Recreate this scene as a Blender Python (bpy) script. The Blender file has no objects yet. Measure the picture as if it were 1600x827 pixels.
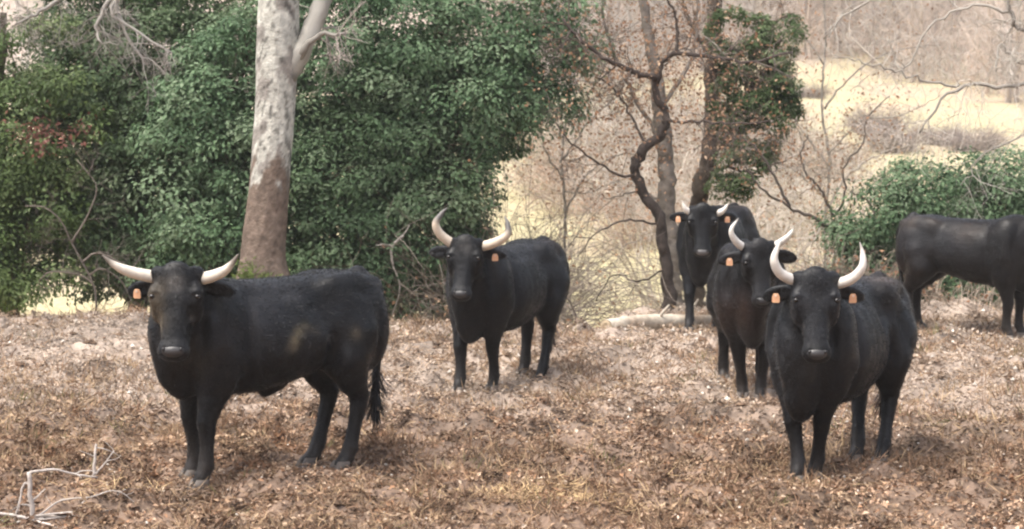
import bpy, math, random
import numpy as np
from mathutils import Vector

# ------------------------------------------------------------------ camera, light, exposure
SC = bpy.context.scene
W0, H0, FPX = 1600.0, 827.0, 3600.0
CAM_Z, HORIZON = 2.8, 74.0
PITCH = math.atan((H0 / 2 - HORIZON) / FPX)
cam_d = bpy.data.cameras.new('camera')
cam = bpy.data.objects.new('camera', cam_d)
SC.collection.objects.link(cam)
cam.location = (0, 0, CAM_Z)
cam.rotation_euler = (math.pi / 2 - PITCH, 0, 0)
cam_d.sensor_width = 36.0
cam_d.lens = FPX / W0 * 36.0
cam_d.clip_end = 2000
cam_d.dof.use_dof = True
cam_d.dof.focus_distance = 16.0
cam_d.dof.aperture_fstop = 4.5
SC.camera = cam

SUN_EL, SUN_AZ = 66.0, 240.0          # veiled sun high on the left, a little behind the viewer (azimuth from +Y, clockwise)
world = bpy.data.worlds.new('World'); SC.world = world; world.use_nodes = True
wn, wl = world.node_tree.nodes, world.node_tree.links
sky = wn.new('ShaderNodeTexSky'); sky.sky_type = 'NISHITA'; sky.sun_disc = False
sky.sun_elevation = math.radians(SUN_EL); sky.sun_rotation = math.radians(SUN_AZ)
sky.dust_density = 5.0; sky.air_density = 1.0; sky.ozone_density = 1.0
hs = wn.new('ShaderNodeHueSaturation'); hs.inputs['Saturation'].default_value = 0.55
wl.new(sky.outputs[0], hs.inputs['Color'])
wl.new(hs.outputs[0], wn['Background'].inputs['Color'])
wn['Background'].inputs['Strength'].default_value = 0.135

sun_d = bpy.data.lights.new('sun', 'SUN'); sun_d.energy = 1.5; sun_d.angle = math.radians(32)
sun_d.color = (1.0, 0.95, 0.87)
sun = bpy.data.objects.new('sun', sun_d); SC.collection.objects.link(sun)
_e, _a = math.radians(SUN_EL), math.radians(SUN_AZ)
_dir = Vector((math.sin(_a) * math.cos(_e), math.cos(_a) * math.cos(_e), math.sin(_e)))
sun.rotation_euler = _dir.to_track_quat('Z', 'Y').to_euler()
SC.view_settings.view_transform = 'Standard'
SC.view_settings.look = 'None'
SC.view_settings.gamma = 1.0
SC.view_settings.use_curve_mapping = False
SC.view_settings.exposure = 1.36
SC.cycles.use_denoising = True
SC.cycles.max_bounces = 6
SC.cycles.diffuse_bounces = 3
SC.cycles.glossy_bounces = 2
SC.cycles.transmission_bounces = 3
SC.cycles.filter_width = 2.2

# ------------------------------------------------------------------ helpers
rng = np.random.default_rng(7)
random.seed(7)
CP, SP = math.cos(PITCH), math.sin(PITCH)

def ray(px, py):
    dx, dz = (px - W0 / 2) / FPX, -(py - H0 / 2) / FPX
    return np.array([dx, CP + dz * SP, -SP + dz * CP])

def at(px, py, Y):
    r = ray(px, py); r = r * (Y / r[1])
    return np.array([r[0], r[1], CAM_Z + r[2]])

def gp(px, py, z=0.0):
    r = ray(px, py); r = r * ((z - CAM_Z) / r[2])
    return np.array([r[0], r[1], z])

def proj(p):
    x, y, z = p[0], p[1], p[2] - CAM_Z
    d = y * CP - z * SP; u = y * SP + z * CP
    return (W0 / 2 + FPX * x / d, H0 / 2 - FPX * u / d)

def ppm(Y):                       # photo pixels per metre at depth Y
    return FPX / Y

def _hash(i, j, seed):
    n = (i.astype(np.int64) * 374761393 + j.astype(np.int64) * 668265263 + seed * 1442695041) & 0x7fffffff
    n = ((n ^ (n >> 13)) * 1274126177) & 0x7fffffff
    return ((n ^ (n >> 16)) & 0xffff) / 65535.0

def vnoise(x, y, f=1.0, seed=0):
    x = np.asarray(x, float) * f + 1000.0; y = np.asarray(y, float) * f + 1000.0
    i, j = np.floor(x), np.floor(y); u, v = x - i, y - j
    u = u * u * (3 - 2 * u); v = v * v * (3 - 2 * v)
    a, b = _hash(i, j, seed), _hash(i + 1, j, seed)
    c, d = _hash(i, j + 1, seed), _hash(i + 1, j + 1, seed)
    return (a * (1 - u) + b * u) * (1 - v) + (c * (1 - u) + d * u) * v

def fbm(x, y, f=1.0, octs=4, seed=0):
    s, a, t = 0, 1.0, 0
    for o in range(octs):
        s = s + a * vnoise(x, y, f * 2 ** o, seed + o * 17); t += a; a *= 0.5
    return s / t

def sstep(a, b, x):
    t = np.clip((x - a) / (b - a), 0, 1); return t * t * (3 - 2 * t)

class MB:
    """collects vertices, faces and a colour for each vertex, then links them as ONE mesh object"""
    def __init__(self):
        self.V, self.C, self.T, self.Q, self.n = [], [], [], [], 0
    def add(self, v, tris=None, quads=None, col=(0.5, 0.5, 0.5)):
        v = np.asarray(v, np.float32).reshape(-1, 3)
        c = np.asarray(col, np.float32)
        if c.ndim == 1: c = np.repeat(c[None, :], len(v), 0)
        self.V.append(v); self.C.append(c)
        if tris is not None and len(tris): self.T.append(np.asarray(tris, np.int64) + self.n)
        if quads is not None and len(quads): self.Q.append(np.asarray(quads, np.int64) + self.n)
        self.n += len(v)
    def mesh(self, name, smooth=False):
        me = bpy.data.meshes.new(name)
        V = np.concatenate(self.V)
        T = np.concatenate(self.T) if self.T else np.zeros((0, 3), np.int64)
        Q = np.concatenate(self.Q) if self.Q else np.zeros((0, 4), np.int64)
        li = np.concatenate([T.ravel(), Q.ravel()])
        ls = np.concatenate([np.arange(len(T)) * 3, len(T) * 3 + np.arange(len(Q)) * 4])
        me.vertices.add(len(V)); me.vertices.foreach_set('co', V.ravel())
        me.loops.add(len(li)); me.loops.foreach_set('vertex_index', li.astype(np.int32))
        me.polygons.add(len(ls)); me.polygons.foreach_set('loop_start', ls.astype(np.int32))
        me.polygons.foreach_set('use_smooth', np.full(len(ls), smooth, bool))
        C = np.concatenate(self.C); C4 = np.ones((len(V), 4), np.float32); C4[:, :C.shape[1]] = C
        at_ = me.color_attributes.new('col', 'FLOAT_COLOR', 'POINT')
        at_.data.foreach_set('color', C4.ravel())
        me.update(calc_edges=True); me.validate()
        return me
    def build(self, name, mat, parent=None, smooth=False, kind=None):
        me = self.mesh(name, smooth); me.materials.append(mat)
        o = bpy.data.objects.new(name, me); SC.collection.objects.link(o)
        if parent is not None: o.parent = parent
        if kind: o['kind'] = kind
        return o

def empty(name, loc=(0, 0, 0), rz=0.0):
    o = bpy.data.objects.new(name, None); SC.collection.objects.link(o)
    o.location = loc; o.rotation_euler = (0, 0, rz); o.empty_display_size = 0.2
    return o

def tag(o, label=None, cat=None, group=None, kind=None):
    if label: o['label'] = label
    if cat: o['category'] = cat
    if group: o['group'] = group
    if kind: o['kind'] = kind
    return o

def catmull(P, n):
    P = np.asarray(P, float); m = len(P)
    if m < 3: 
        t = np.linspace(0, 1, n)[:, None]; return P[0] * (1 - t) + P[-1] * t
    Q = np.vstack([2 * P[0] - P[1], P, 2 * P[-1] - P[-2]])
    t = np.linspace(0, m - 1, n); i = np.minimum(t.astype(int), m - 2); f = (t - i)[:, None]
    a, b, c, d = Q[i], Q[i + 1], Q[i + 2], Q[i + 3]
    return 0.5 * (2 * b + (c - a) * f + (2 * a - 5 * b + 4 * c - d) * f ** 2 + (3 * b - a - 3 * c + d) * f ** 3)

def tube(mb, pts, radii, sides=6, col=(0.2, 0.15, 0.1), cap=True, bump=0.0, colfn=None):
    pts = np.asarray(pts, float); n = len(pts)
    radii = np.broadcast_to(np.asarray(radii, float), (n,))
    tg = np.gradient(pts, axis=0); tg /= np.linalg.norm(tg, axis=1)[:, None] + 1e-9
    ref = np.array([0.0, 1.0, 0.0]) if abs(tg[0, 1]) < 0.8 else np.array([1.0, 0.0, 0.0])
    u = np.cross(tg, ref); bad = np.linalg.norm(u, axis=1) < 1e-3
    if bad.any(): u[bad] = np.cross(tg[bad], [0.3, 0.2, 0.9])
    u /= np.linalg.norm(u, axis=1)[:, None]; w = np.cross(tg, u)
    a = np.arange(sides) * 2 * math.pi / sides
    rr = radii[:, None] * np.ones((n, sides))
    if bump:
        rr = rr * (1 + bump * (rng.random((n, sides)) - 0.5))
    v = pts[:, None, :] + rr[..., None] * (np.cos(a)[None, :, None] * u[:, None, :] + np.sin(a)[None, :, None] * w[:, None, :])
    i = np.arange(n - 1)[:, None]; k = np.arange(sides)[None, :]; k2 = (k + 1) % sides
    q = np.stack([i * sides + k, i * sides + k2, (i + 1) * sides + k2, (i + 1) * sides + k], -1).reshape(-1, 4)
    v = v.reshape(-1, 3); tr = []
    if cap:
        v = np.vstack([v, pts[0], pts[-1]]); c0, c1 = n * sides, n * sides + 1
        for s in range(sides):
            tr.append((c0, (s + 1) % sides, s)); tr.append((c1, (n - 1) * sides + s, (n - 1) * sides + (s + 1) % sides))
    c = col if colfn is None else colfn(v)
    mb.add(v, tr, q, c)

def unit(v):
    return v / (np.linalg.norm(v, axis=-1, keepdims=True) + 1e-9)

def leaves(mb, P, N, D, L, Wd, col, fold=0.25):
    """one folded leaf (two triangles) at each P, normal N, direction D"""
    n = len(P); N = unit(N); D = unit(D - (D * N).sum(1)[:, None] * N); S = np.cross(N, D)
    L = np.broadcast_to(L, (n,))[:, None]; Wd = np.broadcast_to(Wd, (n,))[:, None]
    v = np.stack([P, P + D * L * 0.45 + S * Wd * 0.5 + N * Wd * fold,
                  P + D * L, P + D * L * 0.45 - S * Wd * 0.5 + N * Wd * fold], 1).reshape(-1, 3)
    b = np.arange(n)[:, None] * 4
    t = np.concatenate([b + np.array([[0, 2, 1]]), b + np.array([[0, 3, 2]])])
    mb.add(v, t, None, np.repeat(col, 4, 0))

# ------------------------------------------------------------------ materials
def attr_mat(name, rough=0.8, spec=0.3, trans=0.0, noise=None, sheen=0.0, bump=None, tint=None):
    m = bpy.data.materials.new(name); m.use_nodes = True
    nt, nd = m.node_tree, m.node_tree.nodes; b = nd['Principled BSDF']
    a = nd.new('ShaderNodeAttribute'); a.attribute_name = 'col'
    out = a.outputs['Color']
    tc = nd.new('ShaderNodeTexCoord')
    if noise:
        sc, lo, hi = noise
        n = nd.new('ShaderNodeTexNoise'); n.inputs['Scale'].default_value = sc; n.inputs['Detail'].default_value = 6
        nt.links.new(tc.outputs['Object'], n.inputs['Vector'])
        mr = nd.new('ShaderNodeMapRange'); mr.inputs['From Min'].default_value = 0.3; mr.inputs['From Max'].default_value = 0.7
        mr.inputs['To Min'].default_value = lo; mr.inputs['To Max'].default_value = hi
        nt.links.new(n.outputs['Fac'], mr.inputs['Value'])
        mx = nd.new('ShaderNodeVectorMath'); mx.operation = 'SCALE'
        nt.links.new(out, mx.inputs[0]); nt.links.new(mr.outputs[0], mx.inputs['Scale']); out = mx.outputs[0]
    nt.links.new(out, b.inputs['Base Color'])
    b.inputs['Roughness'].default_value = rough
    b.inputs['Specular IOR Level'].default_value = spec
    if sheen:
        b.inputs['Sheen Weight'].default_value = sheen; b.inputs['Sheen Roughness'].default_value = 0.45
    if bump:
        sc, st, dist = bump
        n2 = nd.new('ShaderNodeTexNoise'); n2.inputs['Scale'].default_value = sc; n2.inputs['Detail'].default_value = 5
        nt.links.new(tc.outputs['Object'], n2.inputs['Vector'])
        bp = nd.new('ShaderNodeBump'); bp.inputs['Strength'].default_value = st; bp.inputs['Distance'].default_value = dist
        nt.links.new(n2.outputs['Fac'], bp.inputs['Height']); nt.links.new(bp.outputs[0], b.inputs['Normal'])
    if trans:
        t = nd.new('ShaderNodeBsdfTranslucent'); nt.links.new(out, t.inputs['Color'])
        ms = nd.new('ShaderNodeMixShader'); ms.inputs[0].default_value = trans
        nt.links.new(b.outputs[0], ms.inputs[1]); nt.links.new(t.outputs[0], ms.inputs[2])
        nt.links.new(ms.outputs[0], nd['Material Output'].inputs['Surface'])
    return m

M_GROUND = attr_mat('soil_and_grass', 0.95, 0.1, noise=(9.0, 0.72, 1.28), bump=(30.0, 0.6, 0.03))
M_LITTER = attr_mat('dead_leaf', 0.85, 0.15, trans=0.12)
M_STRAW = attr_mat('dry_straw', 0.8, 0.2, trans=0.15)
M_STONE = attr_mat('chalk_chip', 0.9, 0.2)
M_LEAF = attr_mat('evergreen_leaf', 0.55, 0.30, trans=0.30)
M_DRYLEAF = attr_mat('brown_leaf', 0.8, 0.2, trans=0.25)
M_BARK = attr_mat('bark', 0.9, 0.15, noise=(14.0, 0.65, 1.3), bump=(40.0, 0.7, 0.02))
M_TWIG = attr_mat('twig', 0.9, 0.15)
def coat_mat():
    m = attr_mat('black_coat', 0.50, 0.29, noise=(6.0, 0.65, 1.4), sheen=0.02)
    nt, nd = m.node_tree, m.node_tree.nodes; b = nd['Principled BSDF']
    tc = nd.new('ShaderNodeTexCoord'); mp = nd.new('ShaderNodeMapping')
    mp.inputs['Rotation'].default_value = (0, math.radians(-36), 0); mp.inputs['Scale'].default_value = (9, 55, 55)      # hair lies back and down
    n = nd.new('ShaderNodeTexNoise'); n.inputs['Scale'].default_value = 1.0; n.inputs['Detail'].default_value = 4
    nt.links.new(tc.outputs['Object'], mp.inputs[0]); nt.links.new(mp.outputs[0], n.inputs['Vector'])
    n2 = nd.new('ShaderNodeTexNoise'); n2.inputs['Scale'].default_value = 11.0; n2.inputs['Detail'].default_value = 3
    nt.links.new(tc.outputs['Object'], n2.inputs['Vector'])
    ad = nd.new('ShaderNodeMath'); ad.operation = 'MULTIPLY_ADD'; ad.inputs[1].default_value = 1.6
    nt.links.new(n2.outputs['Fac'], ad.inputs[0]); nt.links.new(n.outputs['Fac'], ad.inputs[2])
    bp = nd.new('ShaderNodeBump'); bp.inputs['Strength'].default_value = 0.28; bp.inputs['Distance'].default_value = 0.010
    nt.links.new(ad.outputs[0], bp.inputs['Height']); nt.links.new(bp.outputs[0], b.inputs['Normal'])
    mr = nd.new('ShaderNodeMapRange'); mr.inputs['From Min'].default_value = .3; mr.inputs['From Max'].default_value = .7
    mr.inputs['To Min'].default_value = .36; mr.inputs['To Max'].default_value = .62
    nt.links.new(n2.outputs['Fac'], mr.inputs['Value']); nt.links.new(mr.outputs[0], b.inputs['Roughness'])
    return m
M_COAT = coat_mat()
M_FUR = attr_mat('fur_strand', 0.45, 0.35)
M_HORN = attr_mat('horn', 0.45, 0.4, noise=(25.0, 0.85, 1.08), bump=(60.0, 0.2, 0.004))
M_HOOF = attr_mat('hoof', 0.6, 0.3)
M_EYE = attr_mat('eye', 0.08, 0.6)
M_NOSE = attr_mat('nose_skin', 0.38, 0.5, bump=(120.0, 0.4, 0.004))
M_TAG = attr_mat('ear_tag_plastic', 0.5, 0.4)
M_WOOD = attr_mat('weathered_wood', 0.85, 0.2, noise=(20.0, 0.75, 1.2), bump=(35.0, 0.5, 0.01))

# ------------------------------------------------------------------ ground
def edge_y(x):
    return np.interp(x, [-12, -3, -1.2, 0.1, 0.5, 0.9, 1.4, 3, 6, 12], [23.6, 23.5, 23.3, 22.9, 22.7, 23.0, 24.3, 25.0, 25.0, 25.0])

def base_z(x, y):
    x = np.asarray(x, float); y = np.asarray(y, float)
    d = y - edge_y(x)
    z = -0.62 * sstep(0.0, 1.8, d) - 0.75 * sstep(1.2, 7.5, d)
    z = z + np.interp(y, [-60, -30, -14, -4, 0], [20, 13, 5, .6, 0])                  # unseen bank added behind the viewer to dim low sky reflections
    z = z + np.interp(y, [0, 40, 46, 80, 112, 150, 210, 300, 500], [0, 0, .05, 1.1, 2.5, 9.5, 24, 44, 80])
    z = z + 0.32 * np.exp(-(((x + 2.62) / 0.75) ** 2 + ((y - 24.2) / 0.7) ** 2))     # root mound of the pale trunk
    z = z + np.clip(y - 60, 0, 60) * 0.006 * (1 - sstep(2, 30, x)) 
    return z

HOOF_PX = [(318, 760), (303, 744), (538, 731), (487, 725), (771, 609), (718, 612), (828, 600), (800, 590), (1188, 624), (1160, 620), (1130, 592), (1190, 592), (1119, 512), (1077, 517), (1150, 495),
           (1274, 747), (1247, 752), (1368, 728), (1337, 719), (1437, 513), (1465, 505), (1590, 532), (1578, 525)]
HOOF_XY = np.array([gp(*p)[:2] for p in HOOF_PX])
def hoof_mask(x, y):
    m = np.zeros(np.shape(x))
    for hx, hy in HOOF_XY: m = np.maximum(m, np.exp(-(((x - hx) / .24) ** 2 + ((y - hy + .10) / .34) ** 2) ** 2))
    return m

def fine_z(x, y):
    x = np.asarray(x, float); y = np.asarray(y, float)
    near = 1 - sstep(24.0, 27.0, y)
    b = (fbm(x, y, 1.3, 3, 3) - 0.5) * 0.14 + (fbm(x, y, 4.2, 3, 9) - 0.5) * 0.27 + (fbm(x, y, 11, 2, 19) - 0.5) * 0.05
    pit = np.clip(vnoise(x, y, 2.6, 41) - 0.70, 0, 1) * 0.36                   # hoof-trampled hollows
    far = (fbm(x, y, 0.25, 4, 5) - 0.5) * 0.5 * sstep(27, 45, y)
    hm = hoof_mask(x, y)
    return (b - pit) * near * (1 - hm) - .012 * hm + far

def zt(x, y):
    return base_z(x, y) + fine_z(x, y)

def make_ground():
    xs = np.concatenate([-np.geomspace(150, 6.5, 34), np.arange(-6.4, 7.0, 0.042), np.geomspace(7.1, 150, 34)])
    ys = np.concatenate([np.linspace(-60, 10, 22), np.arange(10.6, 25.6, 0.046), np.arange(25.7, 34, 0.16), np.geomspace(34.2, 260, 80)])
    X, Y = np.meshgrid(xs, ys, indexing='ij')
    Z = zt(X, Y)
    nx, ny = X.shape
    # colour: leaf mould on the clearing, straw-yellow pasture beyond, brown wood floor on the far slope
    x, y = X.ravel(), Y.ravel(); z = Z.ravel()
    n1, n2, n3 = fbm(x, y, 0.9, 4, 21), fbm(x, y, 5.5, 3, 33), vnoise(x, y, 14, 55)
    soil = np.array([0.215, 0.152, 0.113])[None] * (0.55 + 0.55 * n1 + 0.45 * n2)[:, None]
    soil = soil * (0.8 + 0.4 * n3)[:, None]
    pf = (sstep(15.5, 19.5, y + 1.5 * (n1 - .5)) * .5)[:, None]; soil = soil * (1 - pf) + np.array([.46, .395, .335])[None] * (.6 + .8 * n2)[:, None] * pf
    wet = sstep(0.62, 0.75, vnoise(x, y, 1.1, 77)); soil = soil * (1 - 0.35 * wet)[:, None]
    g1 = fbm(x, y, 0.35, 4, 61); g2 = fbm(x, y, 1.6, 3, 62)
    straw, green = np.array([0.44, 0.38, 0.235]), np.array([0.35, 0.335, 0.15])
    gm = np.clip(0.15 + 1.1 * (g1 - 0.45) + 0.5 * (g2 - 0.5), 0, 1) * np.interp(y, [25, 40, 80], [0.75, 0.6, 0.25])
    fld = straw[None] * (1 - gm)[:, None] + green[None] * gm[:, None]
    bare = sstep(0.50, 0.66, fbm(x, y, 0.3, 4, 88))[:, None] * np.interp(y, [30, 42, 60, 90], [0.1, 0.6, 0.5, 0.75])[:, None]
    fld = fld * (1 - bare) + np.array([0.44, 0.34, 0.25])[None] * bare
    wood = np.array([0.40, 0.325, 0.265])[None] * (0.7 + 0.6 * g2)[:, None]
    d = y - edge_y(x) + (n1 - 0.5) * 1.2
    tf = sstep(0.25, 1.1, d)[:, None]
    wl_ = np.interp(x, [-60, -5, 12, 20, 40], [70, 95, 118, 112, 84])
    tw = sstep(-4, 8, y - wl_ + (g1 - 0.5) * 24)[:, None]
    C = soil * (1 - tf) + fld * tf
    C = C * (1 - tw) + wood * tw
    i = np.arange(nx - 1)[:, None]; j = np.arange(ny - 1)[None, :]
    q = np.stack([i * ny + j, (i + 1) * ny + j, (i + 1) * ny + j + 1, i * ny + j + 1], -1).reshape(-1, 4)
    mb = MB(); mb.add(np.stack([x, y, z], 1), None, q, C)
    o = mb.build('ground', M_GROUND, smooth=True, kind='structure')
    o['label'] = 'trampled brown clearing with yellow pasture and wooded slope beyond'
    return o
make_ground()

# ------------------------------------------------------------------ loose cover on the clearing
def in_view(n, y0, y1, margin=1.0, power=1.0):
    y = y0 + (y1 - y0) * rng.random(n) ** power
    hw = y * 800 / FPX + margin
    x = (rng.random(n) * 2 - 1) * hw
    return x, y

def litter():
    n = 270000
    x, y = in_view(n, 11.2, 25.2)
    keep = (y < edge_y(x) + 0.5) & (rng.random(n) < 0.05 + 1.3 * fbm(x, y, 2.0, 3, 14))
    x, y = x[keep], y[keep]; n = len(x)
    P = np.stack([x, y, zt(x, y) + rng.random(n) ** 2 * 0.035], 1)
    N = rng.normal(0, 0.55, (n, 3)); N[:, 2] = np.abs(N[:, 2]) + 0.55
    D = rng.normal(0, 1, (n, 3))
    pal = np.array([[.215, .148, .108], [.31, .218, .158], [.41, .300, .22], [.51, .405, .31], [.145, .100, .076], [.36, .22, .14], [.64, .55, .46]])
    w = np.array([.20, .24, .23, .14, .10, .06, .03])
    c = pal[rng.choice(len(pal), n, p=w)] * (0.75 + 0.5 * rng.random(n))[:, None]
    c *= (0.35 + 1.30 * fbm(x, y, 1.4, 4, 51))[:, None] * (.72 + .56 * fbm(x, y, 6, 2, 53))[:, None] * np.array([.98, .925, .87])
    c *= (1 - .5 * sstep(.66, .80, vnoise(x, y, 2.6, 41)))[:, None] * (1 - .4 * sstep(.55, .72, fbm(x, y, 3.3, 3, 57)))[:, None]      # dark hoof holes and churned patches: relief shade put into the leaf colour
    pf = (sstep(15.5, 19.5, y + 1.5 * (fbm(x, y, .6, 3, 52) - .5)) * .55)[:, None]; c = c * (1 - pf) + (np.array([.53, .46, .39])[None] * (.55 + .9 * rng.random(n))[:, None]) * pf
    L = rng.uniform(0.018, 0.05, n)
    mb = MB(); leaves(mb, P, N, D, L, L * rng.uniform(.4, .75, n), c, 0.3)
    nh = 2300; hx, hy = in_view(nh, 11.4, 24.0)                 # matted heaps kicked up by hooves
    kp = (fbm(hx, hy, .7, 3, 15) > .40) & (hoof_mask(hx, hy) < .3); hx, hy = hx[kp], hy[kp]; nh = len(hx)
    per = 60; ii = np.repeat(np.arange(nh), per); m = len(ii); hr = rng.uniform(.04, .15, nh)[ii]; hh_ = rng.uniform(.03, .09, nh)[ii]
    ox, oy = rng.normal(0, .55, m) * hr * 1.5, rng.normal(0, .55, m) * hr
    e = np.exp(-((ox / hr) ** 2 + (oy / hr) ** 2)); xx, yy = hx[ii] + ox, hy[ii] + oy
    P = np.stack([xx, yy, zt(xx, yy) + hh_ * e * rng.uniform(.5, 1.0, m)], 1)
    hp_ = np.array([[.16, .108, .078], [.23, .158, .112], [.35, .250, .175], [.45, .345, .245], [.28, .172, .11], [.11, .078, .06]])[rng.choice(6, nh, p=[.24, .24, .18, .10, .12, .12])][ii]
    hp_ = hp_ * (1 - .5 * sstep(16, 19.5, yy)[:, None]) + np.array([.50, .43, .365])[None] * .5 * sstep(16, 19.5, yy)[:, None]
    c2 = hp_ * rng.uniform(.6, 1.3, m)[:, None] * np.array([.96, .90, .84]); dn = np.stack([ox / hr, oy / hr, np.full(m, 1.0)], 1) + rng.normal(0, .45, (m, 3))
    l2 = rng.uniform(.02, .065, m); leaves(mb, P, dn, rng.normal(0, 1, (m, 3)) * np.array([1, 1, .5]), l2, l2 * rng.uniform(.18, .6, m), c2, .3)
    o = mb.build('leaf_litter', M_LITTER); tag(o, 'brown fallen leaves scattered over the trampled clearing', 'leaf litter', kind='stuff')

    n = 100000                                  # loose straw and stalks
    x, y = in_view(n, 11.2, 24.0)
    keep = rng.random(n) < 0.15 + 1.6 * np.clip(fbm(x, y, 1.0, 3, 71) - 0.35, 0, 1)
    # a pale heap of straw in the foreground
    hx, hy = gp(880, 785)[:2]
    m = 1300; xx = hx + rng.normal(0, 0.33, m); yy = hy + rng.normal(0, 0.16, m)
    hx2, hy2 = gp(180, 785)[:2]
    x2 = hx2 + rng.normal(0, 0.16, 260); y2 = hy2 + rng.normal(0, 0.10, 260)
    pale = np.concatenate([np.zeros(keep.sum()), np.ones(m), np.ones(260)])
    x = np.concatenate([x[keep], xx, x2]); y = np.concatenate([y[keep], yy, y2]); n = len(x)
    P = np.stack([x, y, zt(x, y) + 0.012 + rng.random(n) * 0.04], 1)
    D = rng.normal(0, 1, (n, 3)); D[:, 2] *= 0.28
    N = rng.normal(0, 0.4, (n, 3)); N[:, 2] += 1
    c = np.array([.40, .275, .165])[None] * rng.uniform(.5, 1.25, n)[:, None]
    c = c * (1 - pale)[:, None] + np.array([.60, .43, .24])[None] * rng.uniform(.75, 1.15, n)[:, None] * pale[:, None]
    mb = MB(); leaves(mb, P, N, D, rng.uniform(.05, .18, n), rng.uniform(.003, .007, n), c, 0.2)
    o = mb.build('loose_straw', M_STRAW); tag(o, 'dry straw and stalks lying loose on the clearing', 'straw', kind='stuff')

    mb = MB()                                   # dead grass tufts
    for _ in range(3600):
        x, y = in_view(1, 11.4, 23.8); x, y = x[0], y[0]
        if fbm(np.array([x]), np.array([y]), 0.8, 3, 91)[0] < 0.46: continue
        k = random.randint(14, 40); s = random.uniform(.03, .11)
        px_, py_ = x + rng.normal(0, s, k), y + rng.normal(0, s, k)
        P = np.stack([px_, py_, zt(px_, py_) - 0.01], 1)
        D = np.stack([px_ - x, py_ - y, np.full(k, s * random.uniform(.6, 1.6))], 1) + rng.normal(0, .03, (k, 3))
        D[:, 2] = np.abs(D[:, 2])
        g = random.random()
        base = np.array([.34, .215, .135]) if g < .55 else (np.array([.16, .105, .07]) if g < .76 else (np.array([.21, .20, .09]) if g < .83 else np.array([.48, .35, .215])))
        c = base[None] * rng.uniform(.5, 1.2, k)[:, None]
        leaves(mb, P, rng.normal(0, 1, (k, 3)), D, rng.uniform(.06, .17, k), rng.uniform(.005, .010, k), c, 0.2)
    o = mb.build('dead_grass', M_STRAW); tag(o, 'clumps of dead brown grass on the clearing', 'grass', kind='stuff')

    ico = np.array([[0, 0, 1], [.9, 0, .3], [.28, .85, .3], [-.72, .53, .3], [-.72, -.53, .3], [.28, -.85, .3], [0, 0, -.6]])
    tri = np.array([[0, 1, 2], [0, 2, 3], [0, 3, 4], [0, 4, 5], [0, 5, 1], [6, 2, 1], [6, 3, 2], [6, 4, 3], [6, 5, 4], [6, 1, 5]])
    n = 3400
    x, y = in_view(n, 11.4, 24.2)
    right = 0.35 + 0.65 * sstep(-1, 3, x)
    k = rng.random(n) < right * np.clip(0.2 + 1.3 * fbm(x, y, .7, 3, 101), 0, 1); x, y = x[k], y[k]; n = len(x)
    s = 0.006 + 0.020 * rng.random(n) ** 2.5 * (.45 + .75 * sstep(15, 19, y))
    V = ico[None] * s[:, None, None] * rng.uniform(.6, 1.35, (n, 7, 3)) 
    V = V + np.stack([x, y, zt(x, y) + 0.018 + s * .2], 1)[:, None, :]
    T = (np.arange(n)[:, None, None] * 7 + tri[None]).reshape(-1, 3)
    c = np.array([.74, .67, .59])[None] * rng.uniform(.55, 1.08, n)[:, None]
    mb = MB(); mb.add(V.reshape(-1, 3), T, None, np.repeat(c, 7, 0))
    o = mb.build('pale_gravel', M_STONE); tag(o, 'small pale stone chips strewn over the clearing', 'gravel', kind='stuff')

    mb = MB()                                   # clods of turned soil
    n = 2600; x, y = in_view(n, 11.4, 24.0)
    k = fbm(x, y, 1.2, 3, 111) > 0.5; x, y = x[k], y[k]; n = len(x)
    s = 0.018 + 0.05 * rng.random(n) ** 2
    V = ico[None] * s[:, None, None] * rng.uniform(.55, 1.4, (n, 7, 3)); V[..., 2] *= .6
    V = V + np.stack([x, y, zt(x, y)], 1)[:, None, :]
    T = (np.arange(n)[:, None, None] * 7 + tri[None]).reshape(-1, 3)
    c = np.array([.15, .10, .07])[None] * rng.uniform(.5, 1.3, n)[:, None]
    mb.add(V.reshape(-1, 3), T, None, np.repeat(c, 7, 0))
    o = mb.build('soil_clods', M_GROUND); tag(o, 'dark clods of trampled earth on the clearing', 'soil', kind='stuff')
litter()

def field_grass():
    n = 9000
    y = 24 + 22 * rng.random(n) ** 1.2; x = (rng.random(n) * 2 - 1) * (y * 800 / FPX + .6)
    k = (y > edge_y(x) + .6); x, y = x[k], y[k]; n = len(x)
    P = np.stack([x, y, zt(x, y) - .01], 1)
    D = rng.normal(0, .45, (n, 3)); D[:, 2] = 1
    g = rng.random(n) * fbm(x, y, .6, 3, 5)
    c = np.array([.48, .41, .22])[None] * (1 - g)[:, None] + np.array([.34, .35, .14])[None] * g[:, None]
    mb = MB(); leaves(mb, P, rng.normal(0, 1, (n, 3)), D, rng.uniform(.05, .13, n), rng.uniform(.008, .014, n), c * rng.uniform(.8, 1.15, n)[:, None], .2)
    o = mb.build('pasture_grass', M_STRAW); tag(o, 'short yellow pasture grass below the edge of the clearing', 'grass', kind='stuff')
field_grass()

# ------------------------------------------------------------------ cattle: a distance field meshed into one continuous body
def smin(a, b, k):
    h = np.clip(0.5 + 0.5 * (b - a) / k, 0, 1)
    return b + (a - b) * h - k * h * (1 - h)

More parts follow.
